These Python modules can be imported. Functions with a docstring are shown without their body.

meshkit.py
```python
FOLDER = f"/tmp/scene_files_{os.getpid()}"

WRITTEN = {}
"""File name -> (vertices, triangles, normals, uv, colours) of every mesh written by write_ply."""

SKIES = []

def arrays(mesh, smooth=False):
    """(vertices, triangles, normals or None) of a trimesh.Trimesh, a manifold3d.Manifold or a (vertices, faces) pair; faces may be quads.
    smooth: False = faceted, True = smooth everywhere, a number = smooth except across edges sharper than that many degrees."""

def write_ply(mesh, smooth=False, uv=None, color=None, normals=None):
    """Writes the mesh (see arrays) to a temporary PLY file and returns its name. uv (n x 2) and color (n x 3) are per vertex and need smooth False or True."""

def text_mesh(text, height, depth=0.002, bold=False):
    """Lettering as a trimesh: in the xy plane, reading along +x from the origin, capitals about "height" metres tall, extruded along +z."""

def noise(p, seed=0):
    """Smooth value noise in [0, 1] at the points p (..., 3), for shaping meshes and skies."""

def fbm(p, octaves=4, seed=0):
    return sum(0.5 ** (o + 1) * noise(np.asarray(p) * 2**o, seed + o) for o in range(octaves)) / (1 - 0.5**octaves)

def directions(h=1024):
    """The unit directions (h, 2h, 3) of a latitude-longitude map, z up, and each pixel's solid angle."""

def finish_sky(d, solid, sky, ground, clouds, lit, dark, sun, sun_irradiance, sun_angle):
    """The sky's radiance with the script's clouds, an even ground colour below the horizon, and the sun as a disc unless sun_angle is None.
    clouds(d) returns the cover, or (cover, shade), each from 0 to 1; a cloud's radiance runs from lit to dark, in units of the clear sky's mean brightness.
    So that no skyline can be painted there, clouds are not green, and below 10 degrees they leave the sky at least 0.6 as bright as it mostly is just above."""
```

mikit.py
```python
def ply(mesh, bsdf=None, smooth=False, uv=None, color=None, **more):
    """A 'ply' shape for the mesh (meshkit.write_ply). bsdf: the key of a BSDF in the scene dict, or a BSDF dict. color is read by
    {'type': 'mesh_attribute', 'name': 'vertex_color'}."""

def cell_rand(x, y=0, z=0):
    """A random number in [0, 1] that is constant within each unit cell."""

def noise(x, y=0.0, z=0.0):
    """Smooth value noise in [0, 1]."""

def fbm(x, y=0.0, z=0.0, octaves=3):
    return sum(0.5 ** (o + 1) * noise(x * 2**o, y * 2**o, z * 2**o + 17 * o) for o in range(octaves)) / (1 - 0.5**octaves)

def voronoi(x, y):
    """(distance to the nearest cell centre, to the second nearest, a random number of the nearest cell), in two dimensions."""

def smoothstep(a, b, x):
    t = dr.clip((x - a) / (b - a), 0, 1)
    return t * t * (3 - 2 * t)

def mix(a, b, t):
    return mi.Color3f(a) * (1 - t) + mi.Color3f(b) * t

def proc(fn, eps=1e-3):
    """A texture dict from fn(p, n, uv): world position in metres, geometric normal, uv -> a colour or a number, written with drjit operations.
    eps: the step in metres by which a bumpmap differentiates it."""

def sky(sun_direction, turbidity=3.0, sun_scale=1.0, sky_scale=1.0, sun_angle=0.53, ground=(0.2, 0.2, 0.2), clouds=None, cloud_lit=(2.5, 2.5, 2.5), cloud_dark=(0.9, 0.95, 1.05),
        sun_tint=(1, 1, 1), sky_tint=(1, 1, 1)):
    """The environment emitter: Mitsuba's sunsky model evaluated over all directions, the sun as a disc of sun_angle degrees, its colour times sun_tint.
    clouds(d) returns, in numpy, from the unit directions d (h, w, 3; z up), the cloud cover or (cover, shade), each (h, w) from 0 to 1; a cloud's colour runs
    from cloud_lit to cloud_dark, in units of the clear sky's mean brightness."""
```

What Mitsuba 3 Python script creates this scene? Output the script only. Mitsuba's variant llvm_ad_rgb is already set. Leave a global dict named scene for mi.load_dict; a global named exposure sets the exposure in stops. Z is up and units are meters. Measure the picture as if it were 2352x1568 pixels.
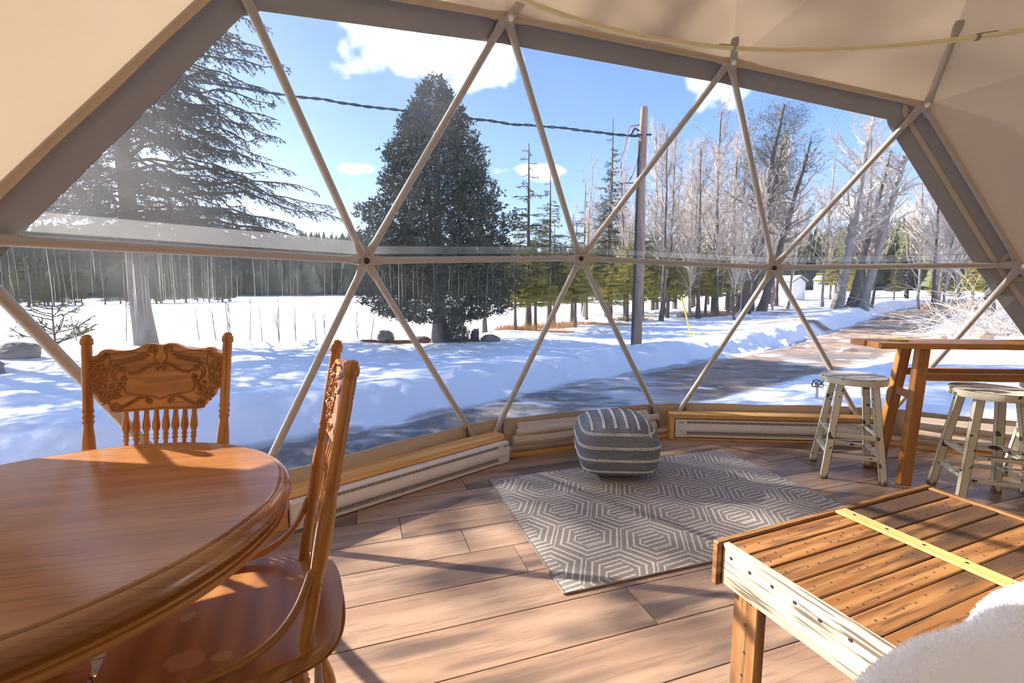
import math, numpy as np, trimesh, mitsuba as mi, drjit as dr, mikit, meshkit, manifold3d
from mikit import noise, fbm, cell_rand, smoothstep, mix, proc
from shapely.geometry import Polygon, LineString, Point, box as sbox
from shapely.ops import unary_union
T = mi.ScalarTransform4f
scene, labels = {}, {}

# ------------------------------------------------------------------ camera, sky, sun, exposure
PITCH, CAM_Z = 0.1172, 1.16
scene['camera'] = {'type': 'perspective', 'fov_axis': 'x', 'fov': math.degrees(2 * math.atan(1176 / 1067.4)), 'near_clip': 0.02, 'far_clip': 2000.0,
                   'to_world': T().look_at(origin=[0, 0, CAM_Z], target=[0, math.cos(PITCH), CAM_Z - math.sin(PITCH)], up=[0, 0, 1])}
SUN = np.array([-0.804, 0.376, 0.462])
CLOUDS = [(-.285, .472, .055, .045), (-.19, .475, .085, .052), (-.102, .49, .10, .070), (-.045, .445, .065, .045), (-.24, .53, .10, .03), (-.326, .243, .030, .009), (.035, .240, .055, .011), (.055, .232, .03, .012), (.42, .41, .05, .05), (.30, .62, .12, .04), (.80, .12, .10, .05), (.68, .16, .05, .03)]
def clouds(d):
    cover = np.zeros(d.shape[:2])
    n = meshkit.fbm(d * 22.0, 5, 3)
    for x, z, a, b in CLOUDS:
        f = d[..., 1] > 0.05
        u, w = d[..., 0] / np.maximum(d[..., 1], .05), d[..., 2] / np.maximum(d[..., 1], .05)
        q = ((u - x) / a) ** 2 + ((w - z) / b) ** 2
        cover = np.maximum(cover, f * np.clip(1.0 - q * .62 + (n - .5) * 3.4, 0, 1) * (q < 5))
    back = np.clip(meshkit.fbm(d * np.array([4., 4., 9.]), 5, 8) * 3.2 - 1.9, 0, 1) * (d[..., 1] < 0) * np.clip(d[..., 2] * 6, 0, 1)
    return np.maximum(cover, back) * .9, np.clip(.15 + (n - .5) * .8, 0, .5)
scene['sky'] = mikit.sky(SUN, turbidity=2.6, sun_scale=1.3, sky_scale=0.66, sun_angle=0.6, ground=(.6, .62, .66), clouds=clouds, cloud_lit=(4.0, 4.0, 4.0), cloud_dark=(2.2, 2.4, 2.7), sky_tint=(1.0, 1.0, 1.22), sun_tint=(.9, 1.03, 1.4))
exposure = 3.2

# ------------------------------------------------------------------ helpers
rng = np.random.default_rng(7)
used = {}
def key_of(name):
    """the key, or the key with the next three-digit number"""
    n = used.get(name, -1) + 1
    used[name] = n
    return name if n == 0 else f'{name}_{n:03d}'
def tag(k, label, cat=None, group=None, kind=None):
    labels[k] = {a: b for a, b in (('label', label), ('category', cat), ('group', group), ('kind', kind)) if b}
    return k
def thing(name, label, cat, group=None):
    return tag(key_of(name), label, cat, group)
def structure(name, label):
    return tag(key_of(name), label, None, None, 'structure')
def put(parent, name, mesh, mat, smooth=False, label=None, kind=None, to_world=None, **more):
    """one entry of the scene; mesh = (v, f, uv) or a ply dict made before"""
    k = key_of(parent + '__' + name if parent else name)
    if isinstance(mesh, dict):
        d = dict(mesh)
    else:
        d = mikit.ply((mesh[0], mesh[1]), mat, smooth=smooth, uv=mesh[2] if smooth in (True, False) and len(mesh) > 2 and mesh[2] is not None else None, **more)
    if to_world is not None:
        d['to_world'] = T(to_world)
    scene[k] = d
    if label or kind:
        labels.setdefault(k, {}).update({a: b for a, b in (('label', label), ('kind', kind)) if b})
    return k
def one(name, mesh, mat, label, cat, group=None, smooth=False, kind=None, to_world=None):
    k = put('', name, mesh, mat, smooth, to_world=to_world)
    return tag(k, label, cat, group, kind)
def shape(mesh, mat, smooth=False):
    return mikit.ply((mesh[0], mesh[1]), mat, smooth=smooth, uv=mesh[2] if len(mesh) > 2 and mesh[2] is not None else None)
def cat(ms):
    v, f, u, n = [], [], [], 0
    for m in ms:
        v.append(np.asarray(m[0], float)); f.append(np.asarray(m[1]) + n); n += len(m[0])
        u.append(m[2] if len(m) > 2 and m[2] is not None else np.zeros((len(m[0]), 2)))
    return np.vstack(v), np.vstack(f), np.vstack(u)
def move(m, t=(0, 0, 0), R=None, s=1.0):
    v = np.asarray(m[0]) * s
    if R is not None: v = v @ np.asarray(R).T
    return (v + np.asarray(t),) + tuple(m[1:])
def rotz(a):
    c, s = math.cos(a), math.sin(a)
    return np.array([[c, -s, 0], [s, c, 0], [0, 0, 1.0]])
def mat4(loc, a=0.0, s=1.0):
    m = np.eye(4); m[:3, :3] = rotz(a) * s; m[:3, 3] = loc
    return m.tolist()
def unit(v):
    v = np.asarray(v, float); return v / np.linalg.norm(v)
def frame(a, b, up=(0, 0, 1)):
    x = unit(np.subtract(b, a)); up = np.asarray(up, float)
    if abs(x @ up) > .98 * np.linalg.norm(up): up = np.array([0, 1.0, 0])
    y = unit(np.cross(up, x)); z = np.cross(x, y)
    return np.stack([x, y, z], 1)
def explode(v, f, off=(0, 0)):
    """unshared corners with a uv from the face's direction: u along x"""
    v, f = np.asarray(v, float), np.asarray(f)
    V = v[f].reshape(-1, 3); F = np.arange(len(V)).reshape(-1, 3)
    n = np.cross(V[1::3] - V[::3], V[2::3] - V[::3]); k = np.abs(n).argmax(1).repeat(3)
    uv = np.where((k == 2)[:, None], V[:, [0, 1]], np.where((k == 1)[:, None], V[:, [0, 2]] + [0, .37], V[:, [1, 2]] * [.25, 1] + [.9, .7]))
    return V, F, uv + np.asarray(off)
def block(sx, sy, sz, c=.002, off=None):
    """a box with chamfered edges, grain along x"""
    h = np.array([sx, sy, sz]) / 2; c = min(c, *(h * .45))
    P = []
    for k in range(3):
        for s in np.ndindex(2, 2, 2):
            q = (np.array(s) * 2 - 1) * (h - c); q[k] = (s[k] * 2 - 1) * h[k]; P.append(q)
    m = manifold3d.Manifold.hull_points(np.array(P)).to_mesh()
    return explode(m.vert_properties[:, :3], m.tri_verts, rng.uniform(0, 50, 2) if off is None else off)
def beam(a, b, w, h, up=(0, 0, 1), c=.002):
    a, b = np.asarray(a, float), np.asarray(b, float)
    return move(block(np.linalg.norm(b - a), w, h, c), (a + b) / 2, frame(a, b, up))
def tube(path, r, n=8, cap=True, ry=None, up=None, off=None):
    """a tube along a path; r and ry are the half widths across up and along up"""
    p = np.asarray(path, float); m = len(p)
    t = np.gradient(p, axis=0); t /= np.linalg.norm(t, axis=1, keepdims=True) + 1e-12
    if up is None:
        u = np.array([0, 0, 1.0]) if abs(t[0][2]) < .9 else np.array([1.0, 0, 0])
        S = []; s = unit(np.cross(t[0], u))
        for k in range(m):
            s = unit(s - t[k] * (s @ t[k])); S.append(s)
        S = np.array(S)
    else:
        S = np.cross(t, np.broadcast_to(np.asarray(up, float), p.shape)); S /= np.linalg.norm(S, axis=1, keepdims=True) + 1e-12
    U = np.cross(S, t)
    r = np.broadcast_to(np.asarray(r, float), m); ry = r if ry is None else np.broadcast_to(np.asarray(ry, float), m)
    a = np.arange(n + 1) / n * 2 * np.pi
    v = p[:, None] + np.cos(a)[None, :, None] * (S * r[:, None])[:, None] + np.sin(a)[None, :, None] * (U * ry[:, None])[:, None]
    L = np.concatenate([[0], np.cumsum(np.linalg.norm(np.diff(p, axis=0), axis=1))])
    uv = np.stack(np.broadcast_arrays(L[:, None], a[None] * max(r.mean(), 1e-4)), -1).reshape(-1, 2)
    i, j = np.meshgrid(np.arange(m - 1), np.arange(n), indexing='ij')
    q = (i * (n + 1) + j).ravel()
    f = np.vstack([np.stack([q, q + 1, q + n + 2], 1), np.stack([q, q + n + 2, q + n + 1], 1)])
    v = v.reshape(-1, 3)
    if cap:
        b = len(v); e = (m - 1) * (n + 1)
        v = np.vstack([v, v[:n], v[e:e + n], p[:1], p[-1:]]); uv = np.vstack([uv, uv[:n], uv[e:e + n], uv[:1], uv[-1:]])
        k = np.arange(n); k2 = (k + 1) % n
        f = np.vstack([f, np.stack([b + k2, b + k, np.full(n, b + 2 * n)], 1), np.stack([b + n + k, b + n + k2, np.full(n, b + 2 * n + 1)], 1)])
    return v, f, uv + (rng.uniform(0, 50, 2) if off is None else off)
def lathe(prof, n=16, a=(0, 0, 0), b=None):
    """prof = [(radius, height)]; turned about z, or about the line a-b when b is given (heights from 0 to 1)"""
    prof = np.asarray(prof, float); th = np.arange(n + 1) / n * 2 * np.pi
    v = np.stack([prof[:, 0, None] * np.cos(th), prof[:, 0, None] * np.sin(th), np.broadcast_to(prof[:, 1, None], (len(prof), n + 1))], -1).reshape(-1, 3)
    i, j = np.meshgrid(np.arange(len(prof) - 1), np.arange(n), indexing='ij'); q = (i * (n + 1) + j).ravel()
    f = np.vstack([np.stack([q, q + 1, q + n + 2], 1), np.stack([q, q + n + 2, q + n + 1], 1)])
    if b is None: v = v + np.asarray(a)
    else:
        a, b = np.asarray(a, float), np.asarray(b, float); v[:, 2] *= np.linalg.norm(b - a)
        F = frame(a, b); v = v @ np.stack([F[:, 1], F[:, 2], F[:, 0]], 1).T + a
    uv = np.stack(np.broadcast_arrays(prof[:, 1, None] * (1 if b is None else np.linalg.norm(b - a)), th[None] * .015), -1).reshape(-1, 2) + rng.uniform(0, 50, 2)
    return v, f, uv
def prism(poly, d, off=None):
    m = trimesh.creation.extrude_polygon(poly, d, engine='earcut')
    return explode(m.vertices, m.faces, rng.uniform(0, 50, 2) if off is None else off)
def flat(poly):
    v, f = trimesh.creation.triangulate_polygon(poly, engine='earcut')
    return np.asarray(v), np.asarray(f)
def ringslab(out, prof, dish=0.0, n_in=6):
    """a slab on a closed outline (n, 2): prof = [(inset, z)] from the bottom to the top edge; the faces are closed by shrinking rings"""
    out = np.asarray(out, float); n = len(out)
    t = np.roll(out, -1, 0) - np.roll(out, 1, 0); nn = np.stack([t[:, 1], -t[:, 0]], 1); nn /= np.linalg.norm(nn, axis=1, keepdims=True)
    c = out.mean(0); rows = []
    def ring(inset, z): return np.column_stack([out - nn * inset, np.full(n, z)])
    b0 = ring(*prof[0]); rows.append(np.column_stack([np.tile(c, (n, 1)), np.full(n, prof[0][1])]))
    for q in prof: rows.append(ring(*q))
    top = rows[-1]
    for k in range(1, n_in + 1):
        s = 1 - k / n_in
        r = top.copy(); r[:, :2] = c + (top[:, :2] - c) * s; r[:, 2] = prof[-1][1] - dish * (1 - s * s) ** 1.5
        rows.append(r)
    v = np.vstack(rows); i, j = np.meshgrid(np.arange(len(rows) - 1), np.arange(n), indexing='ij')
    a = (i * n + j).ravel(); b = (i * n + (j + 1) % n).ravel()
    f = np.vstack([np.stack([a, b, b + n], 1), np.stack([a, b + n, a + n], 1)])
    return v, f, v[:, :2] * 1.0 + v[:, 2:] * [0, .7] + rng.uniform(0, 50, 2)
def leafs(p, d, l, w, r):
    """one slender triangle per point p, along d, of length l and width w"""
    p, d = np.asarray(p), np.asarray(d); d = d / (np.linalg.norm(d, axis=1, keepdims=True) + 1e-9)
    s = np.cross(d, r.normal(size=p.shape)); s /= np.linalg.norm(s, axis=1, keepdims=True) + 1e-9
    l, w = np.broadcast_to(l, len(p))[:, None], np.broadcast_to(w, len(p))[:, None]
    v = np.stack([p - s * w / 2, p + s * w / 2, p + d * l], 1).reshape(-1, 3)
    return v, np.arange(len(v)).reshape(-1, 3), None
def sticks(a, b, ra, rb, n=3):
    """many tapered prisms from a to b"""
    a, b = np.asarray(a, float), np.asarray(b, float); m = len(a)
    t = b - a; t /= np.linalg.norm(t, axis=1, keepdims=True) + 1e-9
    u = np.where(np.abs(t[:, 2:]) < .9, [[0, 0, 1.0]], [[1.0, 0, 0]]); s = np.cross(t, u); s /= np.linalg.norm(s, axis=1, keepdims=True); w = np.cross(s, t)
    th = np.arange(n) / n * 2 * np.pi
    o = np.cos(th)[None, :, None] * s[:, None] + np.sin(th)[None, :, None] * w[:, None]
    v = np.concatenate([a[:, None] + o * np.broadcast_to(ra, m)[:, None, None], b[:, None] + o * np.broadcast_to(rb, m)[:, None, None]], 1)
    k = np.arange(n); k2 = (k + 1) % n
    f = np.vstack([np.stack([k, k2, k2 + n], 1), np.stack([k, k2 + n, k + n], 1)])
    f = (f[None] + (np.arange(m) * 2 * n)[:, None, None]).reshape(-1, 3)
    return v.reshape(-1, 3), f, None

# ------------------------------------------------------------------ materials
def plain(name, c, rough=.5, **more):
    scene[name] = {'type': 'twosided', 'b': {'type': 'principled', 'base_color': c if isinstance(c, dict) else {'type': 'rgb', 'value': list(c)}, 'roughness': rough, **more}}
    return name
def wood(name, dark, mid, light, ring=22., fine=150., rough=.4, bands=.35, pore=.5, blot=0., blotc=(.1, .07, .05), **more):
    def fn(p, n, uv):
        u, v = uv.x, uv.y
        r = v * ring + 2.2 * noise(u * 1.1, v * 5.0) + .4 * noise(u * 5.0, v * 22.0)
        t = fbm(u * 1.6, v * ring * .9, 0, 2) * (1 - bands) + (.5 + .5 * dr.sin(6.2832 * r)) * bands
        c = mix(light, mid, smoothstep(.2, .75, t))
        c = mix(c, dark, pore * smoothstep(.52, .80, .6 * noise(u * 7.0, v * fine) + .4 * noise(u * 19.0, v * fine * 2.3)))
        c = c * (.82 + .36 * noise(u * .23 + 3.0, v * .41))
        if blot: c = mix(c, blotc, blot * smoothstep(.48, .72, fbm(u * 1.9, v * 9.0, 3, 3)))
        return c
    return plain(name, proc(fn), rough, **more)
wood('oak', (.15, .055, .012), (.34, .140, .032), (.47, .215, .058), ring=24, rough=.27, bands=.45, specular=.5, clearcoat=.35, clearcoat_gloss=.8)
wood('oak_top', (.13, .05, .014), (.29, .115, .032), (.39, .175, .055), ring=8, fine=260, bands=.2, pore=.45, rough=.20, specular=.95, clearcoat=1.0, clearcoat_gloss=.88)
wood('pine', (.42, .20, .05), (.58, .32, .10), (.66, .39, .15), ring=14, rough=.5, bands=.6, pore=.25)
wood('bar_wood', (.22, .085, .02), (.40, .17, .045), (.48, .22, .07), ring=14, rough=.38, bands=.4, pore=.4)
wood('pallet', (.055, .026, .011), (.205, .088, .024), (.31, .155, .052), ring=24, fine=120, rough=.6, bands=.5, pore=.65, blot=.95, blotc=(.062, .034, .018))
wood('white_board', (.07, .058, .045), (.43, .365, .265), (.54, .48, .37), ring=30, fine=130, rough=.7, bands=.2, pore=.9, blot=.30, blotc=(.36, .26, .14))
wood('laminate', (.13, .09, .065), (.31, .20, .13), (.42, .29, .195), ring=9, fine=150, rough=.36, bands=.26, pore=.36, blot=.85, blotc=(.115, .08, .062), specular=.45)
def worn_seat_fn(p, n, uv):
    r = uv.y * 24.0 + 2.2 * noise(uv.x * 1.1, uv.y * 5.0)
    c = mix((.40, .18, .045), (.30, .118, .026), .5 + .5 * dr.sin(6.2832 * r))
    q = .5 * fbm(p.x * 40.0, p.y * 40.0, 0, 2)
    for x, y, a, b in ((-.638, .828, .040, .030), (-.572, .838, .024, .016), (-.717, .952, .014, .020)):
        c = mix(c, (.50, .27, .12), .75 * smoothstep(1.05, .75, dr.sqrt(dr.square((p.x - x) / a) + dr.square((p.y - y) / b)) + q - .25))
    return c
plain('oak_worn', proc(worn_seat_fn), .27, specular=.5, clearcoat=.35, clearcoat_gloss=.8)
wood('oak_dark', (.10, .038, .009), (.21, .084, .020), (.29, .125, .034), ring=24, rough=.35)
wood('pole_wood', (.09, .06, .045), (.25, .165, .12), (.36, .26, .19), ring=24, rough=.85, bands=.2)
def canvas_fn(p, n, uv):
    return mix((.57, .455, .315), (.63, .515, .37), fbm(p.x * 3.1, p.y * 3.1, p.z * 3.1, 3))
scene['canvas'] = {'type': 'principledthin', 'base_color': proc(canvas_fn), 'roughness': .9, 'diff_trans': .36, 'spec_trans': 0.0, 'eta': 1.2}
plain('hem_cloth', (.55, .43, .30), .9)
plain('cover_grey', (.29, .295, .315), .55)
plain('zip_tape', (.46, .41, .34), .7)
plain('strut_paint', (.42, .385, .34), .38, specular=.5)
plain('skirt_cloth', (.50, .42, .32), .85)
plain('roll_cloth', (.56, .47, .37), .85)
plain('pipe_white', (.62, .60, .57), .5)
plain('black', (.02, .02, .02), .5)
plain('bolt_white', (.75, .74, .7), .4)
plain('steel', (.45, .44, .43), .35, metallic=.8)
plain('rod_cream', (.80, .70, .40), .45)
plain('heater_white', (.72, .70, .68), .35, specular=.5)
plain('heater_grey', (.34, .335, .33), .5)
plain('heater_dark', (.16, .16, .165), .5)
plain('rubber', (.05, .045, .04), .7)
def worn_fn(p, n, uv):
    w = fbm(p.x * 26.0, p.y * 26.0, p.z * 26.0, 3)
    low = smoothstep(.05, .02, p.z + .03 * noise(p.x * 60.0, p.y * 60.0))
    c = mix((.60, .55, .40), (.68, .64, .50), noise(p.x * 9.0, p.y * 9.0, p.z * 9.0))
    c = mix(c, (.10, .075, .05), smoothstep(.66, .70, w))
    return mix(c, (.13, .085, .05), low)
plain('worn_paint', proc(worn_fn), .55)
def worn_top_fn(p, n, uv):
    w = fbm(p.x * 8.0, p.y * 26.0, p.z * 8.0, 3)
    c = mix((.50, .48, .42), (.62, .60, .54), noise(p.x * 7.0, p.y * 18.0))
    return mix(c, (.11, .10, .085), smoothstep(.54, .64, w))
plain('worn_top', proc(worn_top_fn), .5)
plain('worn_edge', (.12, .085, .05), .7)
plain('fleece', (.84, .88, .95), 1.0, sheen=.4)
plain('screw_dark', (.03, .024, .02), .5)
HX, HY, SK = .272, .292, .115
def rug_fn(p, n, uv):
    jx = .004 * (noise(uv.x * 300.0, uv.y * 300.0) - .5); jy = .004 * (noise(uv.x * 300.0 + 9, uv.y * 300.0 + 5) - .5)
    x, y = uv.x - .27 + jx, uv.y - .19 + jy
    best, bx, by = mi.Float(9), mi.Float(0), mi.Float(0)
    k0 = dr.floor(x / HX)
    for a in (0, 1):
        k = k0 + a
        m0 = dr.floor((y - k * SK) / HY)
        for b in (0, 1):
            dx, dy = x - k * HX, y - k * SK - (m0 + b) * HY
            X_, Y_ = dx * .9375, dy + .114 * dx
            h = dr.maximum(dr.maximum(dr.abs(Y_), dr.abs(.866 * X_ + .5 * Y_)), dr.abs(.866 * X_ - .5 * Y_)) / (HY / 2)
            near = h < best
            best, bx, by = dr.select(near, h, best), dr.select(near, X_, bx), dr.select(near, Y_, by)
    s = best * 5.0 + dr.floor(dr.atan2(by, bx) / 1.0472 + 3.0) / 6.0 + .5
    s = dr.select((best < .46) & (dr.abs(bx) < .052), by / (HY / 2) * 5.0 + .5, s)
    fr = s - dr.floor(s)
    line = smoothstep(.17, .11, dr.abs(fr - .5))
    pile = noise(uv.x * 420.0, uv.y * 420.0)
    base = mix((.21, .185, .165), (.29, .26, .235), pile)
    return mix(base, mix((.50, .475, .44), (.60, .575, .54), pile), line)
plain('rug_pile', proc(rug_fn), 1.0, sheen=.3)
plain('rug_edge', (.22, .20, .185), 1.0)
def pouf_fn(p, n, uv):
    a = fbm(uv.x * 60.0, uv.y * 320.0, 0, 2); b = noise(uv.x * 8.0, uv.y * 90.0)
    return mix((.085, .095, .115), (.225, .245, .285), a * .75 + b * .35)
plain('pouf_weave', proc(pouf_fn), .95)
plain('cord_white', (.68, .66, .61), .95)
plain('mustard', (.55, .42, .12), .9)
scene['clear_vinyl'] = {'type': 'thindielectric', 'int_ior': 1.12}
def film_fn(p, n, uv):
    return .035 + .07 * smoothstep(.45, .8, fbm(p.x * 2.2, p.y * 2.2, p.z * 1.4, 3))
scene['vinyl_film'] = {'type': 'mask', 'opacity': proc(film_fn), 'b': {'type': 'principledthin', 'base_color': {'type': 'rgb', 'value': [.9, .9, .9]}, 'roughness': .62, 'spec_trans': .9, 'diff_trans': 1.2, 'eta': 1.35}}
scene['weld_strip'] = {'type': 'mask', 'opacity': .14, 'b': {'type': 'principledthin', 'base_color': {'type': 'rgb', 'value': [.85, .87, .88]}, 'roughness': .6, 'spec_trans': .4, 'diff_trans': 1.2, 'eta': 1.35}}
scene['dried_drip'] = {'type': 'principledthin', 'base_color': {'type': 'rgb', 'value': [.36, .36, .355]}, 'roughness': .8, 'spec_trans': .0, 'diff_trans': 1.0, 'eta': 1.3}
# outdoors
scene['ground_mix'] = {'type': 'twosided', 'b': {'type': 'principled', 'base_color': {'type': 'mesh_attribute', 'name': 'vertex_color'}, 'roughness': .8}}
def bark(name, a, b):
    return plain(name, proc(lambda p, n, uv: mix(a, b, fbm(p.x * 14.0, p.y * 14.0, p.z * 4.0, 2))), .95)
bark('bark_dark', (.055, .046, .042), (.16, .14, .125))
bark('bark_pale', (.16, .145, .13), (.40, .37, .335))
bark('bark_grey', (.075, .07, .068), (.22, .205, .195))
plain('twig_grey', (.30, .255, .225), .95)
plain('twig_pale', (.50, .445, .395), .95)
plain('twig_dark', (.07, .055, .045), .95)
def needles(name, a, b, f=2.0):
    scene[name] = {'type': 'twosided', 'b': {'type': 'diffuse', 'reflectance': proc(lambda p, n, uv: mix(a, b, noise(p.x * f, p.y * f, p.z * f)))}}
needles('needle_spruce', (.045, .058, .058), (.10, .112, .098), 3.0)
needles('needle_cedar', (.055, .072, .066), (.15, .145, .085), 3.0)
needles('needle_gold', (.26, .25, .05), (.46, .42, .11), 1.6)
needles('needle_green', (.055, .075, .040), (.19, .19, .07), 1.2)
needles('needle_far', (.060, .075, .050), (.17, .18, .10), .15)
plain('dry_leaf', (.30, .13, .055), .9)
plain('straw', (.42, .24, .10), .9)
plain('stone', proc(lambda p, n, uv: mix((.10, .095, .09), (.32, .30, .28), fbm(p.x * 9.0, p.y * 9.0, p.z * 9.0, 3))), .9)
plain('sandstone', (.52, .36, .25), .9)
plain('stake_yellow', (.62, .50, .02), .5)
plain('shed_white', (.78, .78, .80), .7)
plain('roof_snow', (.86, .87, .90), .8)
plain('roof_dark', (.12, .11, .11), .8)
plain('cable_black', (.03, .04, .06), .6)
plain('cable_rust', (.35, .14, .10), .7)
# ------------------------------------------------------------------ the dome: a 3V geodesic frame cut at 5/9
DC = np.array([1.6754, -.0288, .675])
def icosa3():
    a = math.atan(.5); V = [(0, 0, 1)]
    V += [(math.cos(a) * math.cos(k * 2 * math.pi / 5), math.cos(a) * math.sin(k * 2 * math.pi / 5), math.sin(a)) for k in range(5)]
    V += [(math.cos(a) * math.cos((k + .5) * 2 * math.pi / 5), math.cos(a) * math.sin((k + .5) * 2 * math.pi / 5), -math.sin(a)) for k in range(5)] + [(0, 0, -1)]
    V = np.array(V); P = {}
    near = lambda i, j: abs(np.linalg.norm(V[i] - V[j]) - 1.0515) < .01
    for i in range(12):
        for j in range(i + 1, 12):
            for k in range(j + 1, 12):
                if near(i, j) and near(j, k) and near(i, k):
                    for a_ in range(4):
                        for b_ in range(4 - a_):
                            p = unit(V[i] * a_ + V[j] * b_ + V[k] * (3 - a_ - b_)); P[tuple(np.round(p, 4))] = p
    return np.array(list(P.values()))
P3 = icosa3(); P3 = P3[P3[:, 2] > -.2]
SC, YAW, RAD = 1.16 / 1.2679, -2.222, 4.0
X = P3 * RAD; X[:, 2] = (P3[:, 2] + math.sin(math.radians(10.2))) * RAD + .03; X[P3[:, 2] < 0, 2] = .03
X = (X - [1.4375, -1.1351, 0]) * SC
NODE = np.column_stack([X[:, :2] @ [math.sin(YAW), -math.cos(YAW)], X[:, :2] @ [math.cos(YAW), math.sin(YAW)], X[:, 2]])
hull = trimesh.convex.convex_hull(NODE); NODE = np.array(hull.vertices)
TRI = [tuple(f) for f in hull.faces if NODE[list(f), 2].max() > .1]
nid = lambda p: int(np.linalg.norm(NODE - p, axis=1).argmin())
N = {i: nid(p) for i, p in {0: (-1.646, 1.372, 1.303), 1: (-.806, 2.587, 1.303), 2: (.486, 3.364, 1.362), 3: (1.982, 3.564, 1.303), 4: (3.397, 3.139, 1.303)}.items()}
B = {i: nid(p) for i, p in {-1: (-1.869, .629, .03), 0: (-1.28, 2.017, .03), 1: (-.188, 3.057, .03), 2: (1.206, 3.546, .03), 3: (2.708, 3.415, .03), 4: (4.035, 2.698, .03)}.items()}
TT = {i: nid(p) for i, p in {0: (-1.016, 1.835, 2.313), 1: (-.03, 2.604, 2.56), 2: (1.364, 3.093, 2.56), 3: (2.616, 3.106, 2.313)}.items()}
UP = [(TT[0], N[0], N[1]), (TT[0], TT[1], N[1]), (TT[1], N[1], N[2]), (TT[1], TT[2], N[2]), (TT[2], N[2], N[3]), (TT[2], TT[3], N[3]), (TT[3], N[3], N[4])]
LOW = [(N[i], N[i + 1], B[i]) for i in range(4)] + [(B[i - 1], B[i], N[i]) for i in range(5)]
WIN = {tuple(sorted(t)) for t in UP + LOW}
SILL_Z = .25
def off(p, d): return np.asarray(p) + unit(np.asarray(p) - DC) * d
OUT, INN = .026, -.030

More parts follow.
